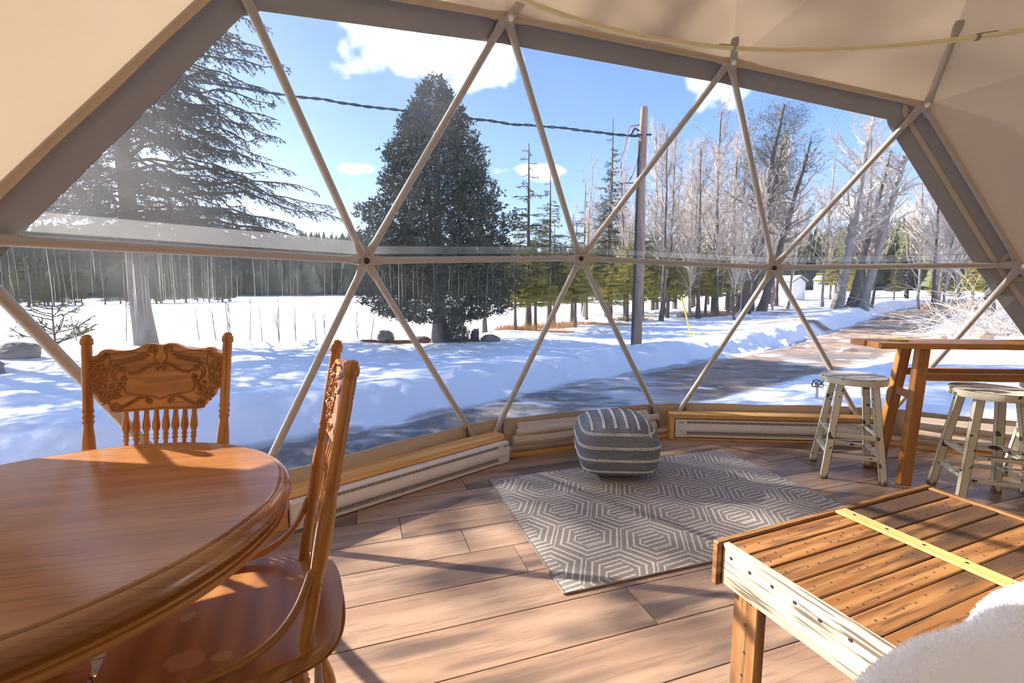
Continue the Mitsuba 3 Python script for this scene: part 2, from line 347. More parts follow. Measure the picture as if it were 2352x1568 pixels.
# floor: a slab under separate planks
base_ring = sorted([i for i in range(len(NODE)) if NODE[i, 2] < .1], key=lambda i: math.atan2(NODE[i, 1] - DC[1], NODE[i, 0] - DC[0]))
floor_poly = Polygon(NODE[base_ring, :2]).buffer(.05, join_style=2)
structure('floor', 'wood-look plank floor of the dome')
m = trimesh.creation.extrude_polygon(floor_poly, .30, engine='earcut')
scene['floor'] = mikit.ply((m.vertices + [0, 0, -.314], m.faces), 'heater_dark')
used['floor'] = 0
PA = math.radians(18.1); PX, PY = np.array([math.cos(PA), math.sin(PA)]), np.array([-math.sin(PA), math.cos(PA)])
clipper = Polygon([(-2.4, .2), (-.5, .15), (.5, .15), (4.2, 2.0), (4.6, 4.0), (-2.4, 4.0)]).intersection(floor_poly.buffer(-.01))
JOINT = {2: -.104, 1: .21, 0: .48, -1: .02, -2: .36, -3: .78}
for r in range(-12, 10):
    v0 = 2.091 + r * .2096
    st = {1: -.054 * 1 + .0, 0: .15, -1: .425, 2: .55, -2: .62, -3: 1.05}.get(r, rng.uniform(0, 1.3))
    for c in range(-4, 6):
        u0 = st + c * 1.31
        quad = Polygon([PX * a + PY * b for a, b in ((u0 + .0012, v0 + .0012), (u0 + 1.3088, v0 + .0012), (u0 + 1.3088, v0 + .2084), (u0 + .0012, v0 + .2084))])
        q = quad.intersection(clipper)
        if q.is_empty or q.geom_type != 'Polygon' or q.area < .004: continue
        top = q.buffer(-.0012, join_style=2)
        if top.is_empty or top.geom_type != 'Polygon': continue
        m1 = prism(q, .0125); m2v, m2f = flat(top)
        V = np.vstack([m1[0], np.column_stack([m2v, np.full(len(m2v), .0135)])]); V[:, 2] -= .0135
        off_uv = rng.uniform(0, 60, 2)
        uv = np.column_stack([V[:, :2] @ PX - u0, V[:, :2] @ PY - v0]) + off_uv
        put('floor', 'plank', (V, np.vstack([m1[1], m2f + len(m1[0])]), uv), 'laminate')

# canvas liner, one panel per frame triangle
structure('ceiling', 'beige canvas liner of the dome')
def liner_panel(t, n=12):
    A = [off(NODE[i], INN) for i in t]
    nrm = unit(np.cross(A[1] - A[0], A[2] - A[0])); nrm = nrm if nrm @ (DC - A[0]) > 0 else -nrm
    pts, bary, idx = [], [], {}
    for i in range(n + 1):
        for j in range(n + 1 - i):
            idx[i, j] = len(pts); w = np.array([i, j, n - i - j]) / n; bary.append(w); pts.append(w[0] * A[0] + w[1] * A[1] + w[2] * A[2])
    pts, bary = np.array(pts), np.array(bary)
    edge = np.clip(bary.min(1) * 3, 0, 1)
    d = .012 * edge + .010 * (meshkit.fbm(pts * 2.3, 3, 5) - .5) * edge
    for k in range(3):
        r = pts - A[k]; L = np.linalg.norm(r, axis=1) + 1e-6
        e1 = unit(A[(k + 1) % 3] - A[k]); e2 = np.cross(nrm, e1); th = np.arctan2(r @ e2, r @ e1)
        d += .010 * np.sin(th * 13 + k * 2 + t[k]) * np.exp(-L / .5) * np.clip(L / .12, 0, 1) * np.clip(edge * 2, 0, 1)
    pts = pts + nrm * d[:, None]
    f = []
    for i in range(n):
        for j in range(n - i):
            f.append((idx[i, j], idx[i + 1, j], idx[i, j + 1]))
            if j < n - i - 1: f.append((idx[i + 1, j], idx[i + 1, j + 1], idx[i, j + 1]))
    return pts, np.array(f), None
for t in TRI:
    if tuple(sorted(t)) in WIN: continue
    put('ceiling', 'panel', liner_panel(t), 'canvas', True)
EDGE = [B[-1], N[0], TT[0], TT[1], TT[2], TT[3], N[4], B[4]]
for a, b in zip(EDGE[:-1], EDGE[1:]):      # the turned hem along the window opening
    p, q = off(NODE[a], INN - .004), off(NODE[b], INN - .004)
    mid = (p + q) / 2; inw = unit(np.mean([NODE[N[2]], NODE[N[1]], NODE[B[2]]], 0) - mid); dirn = unit(q - p); inw = unit(inw - dirn * (inw @ dirn))
    s = np.linspace(0, 1, 25); wave = .013 + .0015 * np.sin(s * 17 + a)
    line = p + (q - p) * s[:, None]
    V = np.vstack([line - inw * .01, line + inw * wave[:, None] * .6, line + inw * wave[:, None], line + inw * wave[:, None] * .97 + [0, 0, .004]])
    i = np.arange(24); F = np.vstack([np.vstack([np.stack([i + k * 25, i + 1 + k * 25, i + 26 + k * 25], 1), np.stack([i + k * 25, i + 26 + k * 25, i + 25 + k * 25], 1)]) for k in range(3)])
    put('ceiling', 'hem', (V, F), 'canvas', True)

# window: clear vinyl sheets inside a grey border, on the outside of the frame
structure('window_1', 'big clear vinyl bay window of the dome')
def plane(t, d):
    A = [off(NODE[i], d) for i in t]; e1 = unit(A[1] - A[0]); n = unit(np.cross(A[1] - A[0], A[2] - A[0])); e2 = np.cross(n, e1)
    to2 = lambda p: ((np.asarray(p) - A[0]) @ np.stack([e1, e2], 1)); to3 = lambda q: A[0] + np.asarray(q) @ np.stack([e1, e2])
    return A, to2, to3
def on_plane(poly, to3):
    ms = []
    for g in getattr(poly, 'geoms', [poly]):
        if g.geom_type == 'Polygon' and g.area > 1e-5:
            v, f = flat(g); ms.append((to3(v), f))
    return ms
pieces = {'up': [], 'low': [], 'border': [], 'skirt': [], 'zip': []}
for group, tris in (('up', UP), ('low', LOW)):
    for t in tris:
        A, to2, to3 = plane(t, OUT)
        tri = Polygon([to2(p) for p in A])
        border, zipper = [], []
        for a, b in zip(EDGE[:-1], EDGE[1:]):
            wide = .20 if N[4] in (a, b) else .125
            seg = LineString([to2(off(NODE[a], OUT)), to2(off(NODE[b], OUT))]); border.append(seg.buffer(wide, quad_segs=12))
            if N[4] in (a, b): zipper.append(seg.buffer(.115).difference(seg.buffer(.085)))
        for c in (TT[0], TT[3]):
            border.append(Point(to2(off(NODE[c], OUT))).buffer(.15 if c == TT[0] else .205, quad_segs=24))
        border = unary_union(border)
        z2 = [to3(np.array(q))[2] for q in ((0, 0), (1, 0), (0, 1))]; gx, gy, g0 = z2[1] - z2[0], z2[2] - z2[0], z2[0]
        big = 6.0; g = np.array([gx, gy]); gl = g / (g @ g); p0 = gl * (SILL_Z - g0); tdir = np.array([-g[1], g[0]]) / np.linalg.norm(g)
        below = Polygon([p0 + tdir * big, p0 - tdir * big, p0 - tdir * big - unit(g) * big, p0 + tdir * big - unit(g) * big])
        clear = tri.difference(border)
        if group == 'low':
            clear = clear.difference(below); pieces['skirt'] += on_plane(tri.intersection(below).difference(border), to3)
        pieces[group] += on_plane(clear, to3)
        b_ = tri.intersection(border); pieces['border'] += on_plane(b_, to3)
        if zipper:
            A3, to2b, to3b = plane(t, OUT - .004); pieces['zip'] += on_plane(Polygon([to2b(p) for p in A3]).intersection(unary_union(zipper)), to3b)
def noisy(ms, s=.0):
    return cat(ms)
def inset(m, d):
    v = np.asarray(m[0]); n = v - DC; n /= np.linalg.norm(n, axis=1, keepdims=True); return v + n * d, m[1]
for g in ('up', 'low'):
    pm = cat(pieces[g])
    put('window_1', 'pane', pm, 'clear_vinyl', label='upper clear vinyl sheet' if g == 'up' else 'lower clear vinyl sheet with dried drip marks')
    put('window_1', 'film', inset(pm, -.003), 'vinyl_film', label='dusty film on the vinyl')
put('window_1', 'border', cat(pieces['border']), 'cover_grey', label='grey vinyl border around the clear sheets')
put('window_1', 'zipper', cat(pieces['zip']), 'zip_tape', label='stitched tan zipper tape')
for i in range(4):
    t = (N[i], N[i + 1], TT[i]); A, to2, to3 = plane(t, OUT - .002); tri = Polygon([to2(p) for p in A])
    L = np.linalg.norm(A[1] - A[0]); sgn = np.sign(to2(A[2])[1])
    lo, hi = (.030, .098) if i == 0 else (.034, .075)
    bord = unary_union([LineString([to2(off(NODE[a], OUT)), to2(off(NODE[b], OUT))]).buffer(.20 if N[4] in (a, b) else .125) for a, b in zip(EDGE[:-1], EDGE[1:])])
    band = Polygon([(0, sgn * lo), (L, sgn * lo), (L, sgn * hi), (0, sgn * hi)]).intersection(tri).difference(bord)
    put('window_1', 'weld_strip', cat(on_plane(band, to3)), 'weld_strip')
    for y in (lo, hi):
        ln = LineString([(0, sgn * y), (L, sgn * y)]).intersection(tri).difference(bord)
        if ln.is_empty: continue
        c = np.array(ln.coords); s = np.linspace(0, 1, 20)[:, None]; p = to3(c[0] + (c[-1] - c[0]) * s)
        put('window_1', 'seam_edge', tube(p, .0016, 4), 'dried_drip')
drips = []
for i, n in ((0, 70), (1, 52), (2, 16), (3, 6)):
    t = (N[i], N[i + 1], B[i]); A, to2, to3 = plane(t, OUT - .006)
    nn_ = unit(np.cross(A[1] - A[0], A[2] - A[0])); down = unit(np.array([0, 0, -1.0]) - nn_ * (nn_ @ [0, 0, -1.0])); al = unit(A[1] - A[0]); H = np.linalg.norm(A[2] - (A[0] + A[1]) / 2)
    for k in range(n):
        s = rng.uniform(.04, .96) if i else rng.beta(1.0, 1.4) * .92 + .04
        room = 1.9 * min(s, 1 - s) * H; st_ = rng.choice([.022, rng.uniform(.02, .12)]); ln = min(room - st_ - .02, rng.uniform(.10, .34)); w = rng.choice([.0003, .0005, .0008, .0016], p=[.4, .36, .19, .05])
        if ln < .03: continue
        p = A[0] + (A[1] - A[0]) * s + down * st_; wob = rng.normal(0, .003)
        drips.append((np.array([p - al * w * .5, p + al * w * .5, p + down * ln * .6 + al * (w + wob), p + down * ln * .6 - al * (w - wob), p + down * ln + al * wob]), np.array([[0, 1, 2], [0, 2, 3], [3, 2, 4]])))
put('window_1', 'water_streak', cat(drips), 'dried_drip', label='dried water streaks', kind='stuff')

# the painted pipe frame around the window
structure('dome_frame', 'painted steel pipe frame of the dome, bolted at the hubs')
def strut(a, b, r=.0195, flat_a=.10, flat_b=.10, mat='strut_paint', name='strut'):
    a, b = np.asarray(a, float), np.asarray(b, float); L = np.linalg.norm(b - a); n = unit((a + b) / 2 - DC); d = unit(b - a); n = unit(n - d * (n @ d))
    s = np.array([-.018, 0, flat_a * .45, flat_a * .75, flat_a, flat_a * 1.25, L / 2, L - flat_b * 1.25, L - flat_b, L - flat_b * .75, L - flat_b * .45, L, L + .018])
    rx = r * np.array([1.05, 1.42, 1.42, 1.3, 1.1, 1, 1, 1, 1.1, 1.3, 1.42, 1.42, 1.05]); ry = r * np.array([.2, .2, .22, .55, .9, 1, 1, 1, .9, .55, .22, .2, .2])
    return put('dome_frame', name, tube(a + d * s[:, None], rx, 14, True, ry, n), mat, True)
edges = sorted({tuple(sorted(e)) for t in UP + LOW for e in ((t[0], t[1]), (t[1], t[2]), (t[0], t[2]))})
lift = {}
for a, b in edges:      # the flattened ends overlap like leaves at each hub
    p, q = NODE[a].copy(), NODE[b].copy()
    for i, e in ((a, 'p'), (b, 'q')):
        k = lift.get(i, 0); lift[i] = k + 1
    strut(off(p, -.004 * (lift[a] - 3)), off(q, -.004 * (lift[b] - 3)))
for i in [N[k] for k in (1, 2, 3, 4)] + [TT[k] for k in (1, 2, 3)]:
    c = off(NODE[i], -.052 if i in TT.values() or i == N[4] else -.016); d = -unit(NODE[i] - DC)
    put('dome_frame', 'bolt', lathe([(0, 0), (.017, 0), (.017, .2), (.0085, .22), (.0085, .85), (.006, 1), (0, 1)], 12, c, c + d * .022), 'bolt_white' if i in TT.values() or i == N[4] else 'black', True)
for i, up, ln in ((1, (-.02, .1, 1), .10), (2, (.06, 0, 1), .125), (3, (.12, -.5, 1), .43)):
    nb = {j for t in TRI if TT[i] in t for j in t if NODE[j, 2] > NODE[TT[i], 2] + .3}
    j = max(nb, key=lambda j: unit(NODE[j] - NODE[TT[i]]) @ unit(up)); d = unit(NODE[j] - NODE[TT[i]])
    a = off(NODE[TT[i]], -.046); strut(a - d * .012, a + d * ln, .0175, .09, .05, name='strut')
put('dome_frame', 'base_pipe', cat([tube([off(NODE[B[i]], -.005) + [0, 0, .016], off(NODE[B[i + 1]], -.005) + [0, 0, .016]], .021, 12) for i in range(-1, 4)]), 'pipe_white', True, label='pale base pipe with chipped paint')
# cream hoop rod tied below the liner
hoop = thing('hoop_rod', 'cream fibreglass hoop rod running under the canvas ceiling', 'rod')
a = np.linspace(-.25, 2.2, 90)
put(hoop, 'rod', tube(np.stack([DC[0] + 2.955 * np.cos(a), DC[1] + 2.955 * np.sin(a), 2.545 + 0 * a], 1), .0135, 10), 'rod_cream', True)
for ang in (math.atan2(2.85, -.37), math.atan2(2.82, .93)):
    c = np.array([DC[0] + 2.955 * math.cos(ang), DC[1] + 2.955 * math.sin(ang), 2.545]); tg = np.array([-math.sin(ang), math.cos(ang), 0]); th = np.linspace(0, 2 * np.pi, 14)
    rad = np.array([math.cos(ang), math.sin(ang), 0])
    put(hoop, 'tie', cat([tube(c + tg * k * .007 + np.outer(np.cos(th), rad) * .017 + np.outer(np.sin(th), [0, 0, 1]) * .017, .0022, 5) for k in (-1, 0, 1)] + [tube([c + [0, 0, .017], c + [0, 0, .019] + tg * (.09 if ang > 1.5 else -.09)], .003, 5)]), 'steel', True)

# low canvas skirt, straps, sill boards
structure('wall_front', 'low beige canvas skirt under the bay window')
scene['wall_front'] = mikit.ply(inset(cat(pieces['skirt']), -.002), 'skirt_cloth'); used['wall_front'] = 0
def at_z(i, j, z):
    p, q = off(NODE[i], OUT), off(NODE[j], OUT); return p + (q - p) * ((z - p[2]) / (q[2] - p[2]))
rim = [at_z(B[-1], N[0], SILL_Z)]
for i in range(0, 4): rim += [at_z(B[i], N[i], SILL_Z), at_z(B[i], N[i + 1], SILL_Z)]
rim.append(at_z(B[4], N[4], SILL_Z))
dense = np.vstack([np.linspace(a, b, 14)[:-1] for a, b in zip(rim[:-1], rim[1:])]); dense[:, 2] += .003 * np.sin(np.arange(len(dense)) * .8)
put('wall_front', 'piping', tube(dense, .004, 6), 'roll_cloth', True)
for i in (1, 2, 3):
    for s in (0, 1):
        p = off(at_z(B[i], N[i + s], .17), -.03) + (NODE[B[i]] - NODE[B[i - 1 + 2 * s]]) * (-.035)
        put('wall_front', 'strap', move(block(.007, .004, .12, .001), p + [0, 0, .045], rotz(.2)), 'black')
structure('baseboard_front', 'pine sill boards under the base pipe')
for i in range(-1, 4):
    a, b = off(NODE[B[i]], -.02), off(NODE[B[i + 1]], -.02); a[2] = b[2] = .013
    put('baseboard_front', 'board', beam(a, b, .075, .026), 'pine')
# rolled-up curtains between the sill and the window
def rolled_curtain(i, label, s0, s1):
    k = thing('rolled_curtain', label, 'curtain', None)
    a, b = NODE[B[i]], NODE[B[i + 1]]; d = unit(b - a); inn = unit((DC - (a + b) / 2) * [1, 1, 0]); L = np.linalg.norm(b - a)
    def run(z, o, s0_, s1_, r, n=12, squash=1.0, amp=.003, mat='roll_cloth', nm='roll'):
        s = np.linspace(s0_, s1_, 40); p = a + d * s[:, None] * L + inn * o; p[:, 2] = z + amp * np.sin(s * 21 + z * 40)
        put(k, nm, tube(p, r * (1 + .05 * np.sin(s * 37)), n, True, r * squash), mat, True)
    run(.165, .030, s0 + .02, s1, .026); run(.108, .040, s0, s1 - .02, .032, squash=1.15); 
    s = np.linspace(s0 + .03, s1 - .05, 30); p = a + d * s[:, None] * L + inn * .012; 
    V = np.vstack([p + [0, 0, z] + inn * o for z, o in ((.225 - .03, -.022), (.20 - .03, .010), (.17 - .03, .034))]); n = len(s); q = np.arange(n - 1)
    F = np.vstack([np.vstack([np.stack([q + r * n, q + 1 + r * n, q + n + 1 + r * n], 1), np.stack([q + r * n, q + n + 1 + r * n, q + n + r * n], 1)]) for r in range(2)])
    put(k, 'flap', (V, F), 'roll_cloth', True)
    run(.062, .030, s0, s1, .020, amp=.001)
rolled_curtain(1, 'beige rolled-up curtain lying along the sill behind the striped pouf', .13, .93)
rolled_curtain(3, 'beige rolled-up curtain along the sill behind the bar table', .13, .97)
# ------------------------------------------------------------------ baseboard heaters
def heater(label_box, label_heat, p, q, boxed):
    """p, q: the two front floor corners of the wooden box"""
    p, q = np.append(p, 0.), np.append(q, 0.); d = unit(q - p); L = np.linalg.norm(q - p); back = np.array([-d[1], d[0], 0])
    F = np.stack([d, back, [0, 0, 1]], 1)
    def at(m, x, y, z): return move(move(m, (x, y, z)), p, F)
    k = thing('heater_box', label_box, 'wooden box')
    D = .115
    if boxed:
        put(k, 'top_board', at(block(L, D, .034, .003), L / 2, D / 2, .182), 'pine')
        put(k, 'end_board', at(move(block(.165, D, .034, .003), (0, 0, 0), np.array([[0, 0, 1], [0, 1, 0], [-1, 0, 0.]])), .017, D / 2, .0825), 'pine')
        put(k, 'end_board', at(move(block(.165, D, .034, .003), (0, 0, 0), np.array([[0, 0, 1], [0, 1, 0], [-1, 0, 0.]])), L - .017, D / 2, .0825), 'pine')
        put(k, 'bottom_board', at(block(L - .07, D, .012, .002), L / 2, D / 2, .006), 'pine')
        x0, x1, y0, z0, z1 = .042, L - .042, .0, .016, .158
    else:
        put(k, 'top_board', at(block(L, D, .034, .003), L / 2, D / 2, .160), 'pine')
        for x in (-.02, L - .019): put(k, 'end_board', at(move(block(.142, D + .03, .034, .003), (0, 0, 0), np.array([[0, 0, 1], [0, 1, 0], [-1, 0, 0.]])), x + (.04 if x < 0 else 0), D / 2 + (.0 if x < 0 else .0), .071), 'pine')
        x0, x1, y0, z0, z1 = .045, L - .002, -.052, .0, .141
    h = thing('baseboard_heater', label_heat, 'heater')
    def profile(pts, a, b, nm, mat, smooth=30):
        pts = np.array(pts); n = len(pts)
        v = np.vstack([np.column_stack([np.full(n, x), y0 + pts[:, 0], z0 + pts[:, 1] * (z1 - z0) / .141]) for x in (a, b)])
        poly = Polygon(pts); tv, tf = flat(poly); ends = []
        i = np.arange(n); j = (i + 1) % n
        f = np.vstack([np.stack([i, j, j + n], 1), np.stack([i, j + n, i + n], 1)])
        ev = np.vstack([np.column_stack([np.full(len(tv), x), y0 + tv[:, 0], z0 + tv[:, 1] * (z1 - z0) / .141]) for x in (a, b)])
        f = np.vstack([f, tf + 2 * n, tf[:, ::-1] + 2 * n + len(tv)])
        v = np.vstack([v, ev]); put(h, nm, (p + v @ F.T, f), mat, smooth)
    profile([(.052, .002), (.060, .002), (.060, .139), (.052, .139)], x0, x1, 'back_plate', 'heater_white')
    profile([(.004, .128), (.004, .134), (.010, .140), (.058, .140), (.058, .136), (.012, .134), (.009, .128)], x0, x1, 'top_rail', 'heater_white')
    profile([(.0, .050), (-.004, .062), (-.003, .080), (.004, .100), (.012, .108), (.015, .106), (.008, .098), (.002, .080), (.002, .062), (.006, .050)], x0 + .03, x1 - .03, 'front_panel', 'heater_white')
    profile([(.004, .006), (.004, .022), (.008, .022), (.008, .010), (.056, .010), (.056, .006)], x0, x1, 'bottom_rail', 'heater_white')
    for a, b in ((x0, x0 + .085), (x1 - .085, x1)):
        profile([(.002, .004), (.0, .050), (-.002, .080), (.004, .112), (.004, .133), (.058, .138), (.058, .004)], a, b, 'end_cap', 'heater_white')
    profile([(.012, .014), (.016, .014), (.016, .130), (.012, .130)], x0 + .085, x1 - .085, 'grille', 'heater_grey')
    xs = np.arange(x0 + .1, x1 - .1, .022)
    for z in (.116, .036):
        put(h, 'fin', (p + cat([move(block(.006, .004, .004, .0005, (0, 0)), (x, y0 + .0112, z0 + z * (z1 - z0) / .141)) for x in xs])[0] @ F.T, cat([block(.006, .004, .004, .0005, (0, 0)) for x in xs])[1]), 'black', kind='stuff')
    put(h, 'label_plate', (p + move(block(.035, .001, .010, .0003), (x1 - .03 if not boxed else x0 + .04, y0 + .003, z0 + .117))[0] @ F.T, block(.035, .001, .010, .0003)[1]), 'steel')
heater('pine box with its top board over the heater beside the round table', 'white baseboard heater running along the left front of the floor, ending by the rolled curtain', (-1.11, 2.10), (-.050, 3.022), False)
heater('long pine box framing the heater between the pouf and the bar stool', 'white baseboard heater set inside the long pine box beyond the rug', (1.205, 3.447), (2.775, 3.312), True)

# ------------------------------------------------------------------ round table
tab = thing('dining_table', 'round honey oak pedestal table with a moulded rim', 'table')
TC = np.array([-.915, .815, 0])
th = np.linspace(0, 2 * np.pi, 160, endpoint=False); ta = math.radians(45)
def oval(s): return np.stack([TC[0] + (.460 + s) * np.cos(th) * math.cos(ta) - (.432 + s) * np.sin(th) * math.sin(ta), TC[1] + (.460 + s) * np.cos(th) * math.sin(ta) + (.432 + s) * np.sin(th) * math.cos(ta)], 1)
top = ringslab(oval(0), [(.012, .693), (.003, .697), (0, .705), (.001, .716), (.006, .725), (.014, .731), (.0175, .7315), (.019, .7295), (.0205, .7295), (.022, .7345), (.026, .735)], 0, 10)
uv = (top[0][:, :2] - TC[:2]) @ np.array([[math.cos(.25), -math.sin(.25)], [math.sin(.25), math.cos(.25)]]) + [3.3, 5.1] + top[0][:, 2:] * [0, 1.2]
put(tab, 'tabletop', (top[0], top[1], uv), 'oak_top', True)
put(tab, 'apron', ringslab(oval(-.016), [(.0, .668), (.0, .672), (-.004, .676), (-.004, .682), (.0, .684), (.004, .686), (.004, .695)], 0, 2)[0:2] + (None,), 'oak', 30)
put(tab, 'apron_band', ringslab(oval(-.010), [(.004, .660), (-.002, .662), (-.004, .668), (-.002, .673), (.004, .675)], 0, 2)[0:2] + (None,), 'oak', 30)
PC = TC + [-.03, .02, 0]
put(tab, 'pedestal', lathe([(0, .06), (.10, .06), (.10, .09), (.06, .12), (.045, .18), (.05, .24), (.038, .30), (.040, .50), (.05, .58), (.06, .64), (.10, .665), (0, .665)], 24, PC), 'oak', True)
put(tab, 'base_plate', lathe([(0, .0), (.115, .0), (.12, .02), (.11, .05), (.07, .065), (0, .065)], 28, PC), 'oak', True)

# ------------------------------------------------------------------ press-back chairs
def post_path(s): return np.array([s * .166, -.155, .42]), np.array([s * .190, -.270, 1.02])
POST = [(.0, 0), (.0125, 0), (.0132, .10), (.0135, .20), (.0115, .222), (.0150, .232), (.0118, .243), (.0150, .254), (.0122, .266), (.0150, .30), (.0170, .38), (.0172, .44), (.0150, .51), (.0120, .555), (.0118, .567), (.0155, .577), (.0118, .588), (.0158, .602), (.0118, .616), (.0150, .628), (.0130, .645), (.0128, .70), (.0132, .86), (.0120, .868), (.0136, .876), (.0120, .884), (.0136, .892), (.0124, .90), (.0134, .905), (.0132, .935), (.0120, .944), (.0158, .952), (.0162, .966), (.0150, .978), (.0112, .985), (.0120, .990), (.0095, .996), (0, 1.0)]
def leg_prof(r): return [(0, 0), (r * .62, 0), (r * .8, .03), (r * .95, .10), (r * 1.0, .18), (r * .72, .33), (r * .7, .36), (r * .95, .375), (r * .7, .39), (r * .95, .405), (r * .7, .42), (r * 1.05, .50), (r * 1.15, .62), (r * 1.0, .72), (r * .72, .80), (r * 1.0, .815), (r * .72, .83), (r * 1.0, .845), (r * .8, .87), (r * .8, 1), (0, 1)]
HALF = np.array([(0, 272), (-35, 265), (-85, 248), (-145, 250), (-225, 280), (-315, 318), (-415, 332), (-525, 322), (-605, 304), (-655, 322), (-695, 368), (-765, 393), (-820, 398), (-820, 832), (-765, 832), (-715, 855), (-680, 900), (-665, 945), (-625, 975), (-585, 1010), (-555, 1060), (-515, 1096), (-455, 1112), (-200, 1108), (0, 1105)], float)
def pan(x, y): return np.stack([np.asarray(x, float) * .00023, 1.02 - (np.asarray(y, float) - 108) * .00023], -1)    # metres across and up on the panel
from scipy.interpolate import PchipInterpolator
def smooth_line(p, n=6):
    p = np.asarray(p, float); s = np.concatenate([[0], np.cumsum(np.linalg.norm(np.diff(p, axis=0), axis=1))])
    q = np.linspace(0, s[-1], len(p) * n); return np.stack([PchipInterpolator(s, p[:, k])(q) for k in (0, 1)], 1)
left_top, left_bot = smooth_line(HALF[:13]), smooth_line(HALF[13:])
outl = np.vstack([left_top, left_bot]); outl = np.vstack([outl, (outl * [-1, 1])[::-1]])
panel2 = Polygon(pan(outl[:, 0], outl[:, 1])).buffer(0)
def back_y(z): return -.155 - (z - .42) / .60 * .115
def curve_y(x): return -.020 * (1 - (x / .19) ** 2)                      # the panel bows backwards
def on_back(q, lift):
    q = np.asarray(q); return np.column_stack([q[:, 0], back_y(q[:, 1]) + curve_y(q[:, 0]) + lift, q[:, 1]])
def panel_mesh():
    gx = np.linspace(-.19, .19, 41); strips = []
    V, F, n = [], [], 0
    for a, b in zip(gx[:-1], gx[1:]):
        s = panel2.intersection(sbox(a, .5, b, 1.2))
        for g in getattr(s, 'geoms', [s]):
            if g.geom_type != 'Polygon' or g.area < 1e-9: continue
            v, f = flat(g)
            for lift, fl in ((.0085, 0), (-.0085, 1)):
                V.append(on_back(v, lift)); F.append((f[:, ::-1] if fl else f) + n); n += len(v)
    c = np.array(panel2.exterior.coords); m = len(c); V += [on_back(c, .0085), on_back(c, -.0085)]; i = np.arange(m - 1)
    F += [np.stack([i, i + 1, i + 1 + m], 1) + n, np.stack([i, i + 1 + m, i + m], 1) + n]
    V, F = np.vstack(V), np.vstack(F); return V, F, np.column_stack([V[:, 0], V[:, 2]]) * [.9, .55] + [7.3, 2.2]
def spiral(cx, cy, r, turns, a0, sg):
    t = np.linspace(0, 1, 26); R = r * (1 - .86 * t); A = a0 + sg * turns * 2 * np.pi * t
    return np.stack([cx + R * np.cos(A), cy + R * np.sin(A)], 1)
def carving_lines():
    L = []
    L += [spiral(-95, 322, 62, 1.7, 1.2, -1), spiral(-430, 560, 45, 1.4, .5, 1), spiral(-405, 690, 42, 1.4, -1.2, -1), spiral(-490, 1035, 60, 1.6, 1.5, 1), spiral(-135, 985, 42, 1.4, 1.2, -1), spiral(-615, 915, 45, 1.5, 0, 1), spiral(-28, 560, 32, 1.2, 1.5, 1)]
    L += [[(-20, 500), (-90, 500), (-170, 540), (-250, 590), (-330, 605), (-400, 590)], [(-30, 530), (-95, 525), (-180, 575), (-270, 625), (-360, 630)], [(-470, 530), (-530, 570), (-545, 630), (-520, 690), (-460, 730), (-390, 735)], [(-450, 575), (-500, 600), (-510, 650), (-480, 690)],
          [(-395, 745), (-410, 800), (-380, 870), (-300, 890), (-180, 910), (-60, 940), (-10, 965)], [(-540, 1090), (-430, 1060), (-330, 1010), (-230, 950), (-140, 935)], [(-520, 1060), (-420, 1030), (-320, 975), (-220, 925), (-110, 915)],
          [(-815, 440), (-760, 440), (-690, 425), (-640, 390), (-605, 345)], [(-815, 470), (-750, 470), (-670, 450), (-615, 410), (-580, 350)], [(-815, 800), (-770, 800), (-700, 815), (-650, 860), (-635, 930)],
          [(-480, 1088), (-200, 1085), (-5, 1080)], [(-580, 400), (-560, 480), (-580, 560), (-600, 640), (-590, 720)], [(-60, 380), (-75, 430), (-55, 480), (-15, 490)]]
    for t in np.linspace(0, 1, 11):          # feathered leaves
        x, y = -130 - 330 * t, 400 + 75 * t
        L.append([(x, y), (x - 40, y + 18), (x - 75, y + 55)]); L.append([(x + 5, y - 8), (x - 45, y - 22), (x - 95, y - 14)])
    r2 = np.random.default_rng(3)
    for _ in range(46):                      # pressed foliage at the sides
        x, y = r2.uniform(-800, -620), r2.uniform(490, 800); a = r2.uniform(0, 6.28); q = np.linspace(0, 1.6, 5)
        L.append(np.stack([x + 26 * np.cos(a + q * 1.6) * (.4 + q * .5), y + 26 * np.sin(a + q * 1.6) * (.4 + q * .5)], 1))
    for _ in range(34):
        x, y = r2.uniform(-640, -440), r2.uniform(760, 1000); a = r2.uniform(0, 6.28); q = np.linspace(0, 1.6, 5)
        L.append(np.stack([x + 24 * np.cos(a + q * 1.6) * (.4 + q * .5), y + 24 * np.sin(a + q * 1.6) * (.4 + q * .5)], 1))
    for x in range(-590, -120, 26): L.append([(x, 345 + 10 * math.sin(x * .02)), (x + 6, 362 + 10 * math.sin(x * .02))])
    return [np.asarray(l, float) for l in L] + [np.asarray(l, float) * [-1, 1] for l in L]
def carving():
    ms = []
    for l in carving_lines():
        p = smooth_line(l, 3) if len(l) < 20 else l
        q = pan(p[:, 0], p[:, 1]); w = .0027 if len(l) > 4 else .0019
        ms.append(tube(on_back(q, .0088), w, 5, True, w * 1.1, None, (7.1, 3.3)))
    return cat(ms)
SEAT = np.array([(-.195, .165), (-.12, .178), (0, .182), (.12, .178), (.195, .165), (.212, .12), (.206, .0), (.19, -.11), (.165, -.19), (.10, -.218), (0, -.226), (-.10, -.218), (-.165, -.19), (-.19, -.11), (-.206, 0), (-.212, .12)])
def smooth_loop(p, it=3):
    for _ in range(it): q = np.roll(p, -1, 0); p = np.stack([p * .75 + q * .25, p * .25 + q * .75], 1).reshape(-1, 2)
    return p
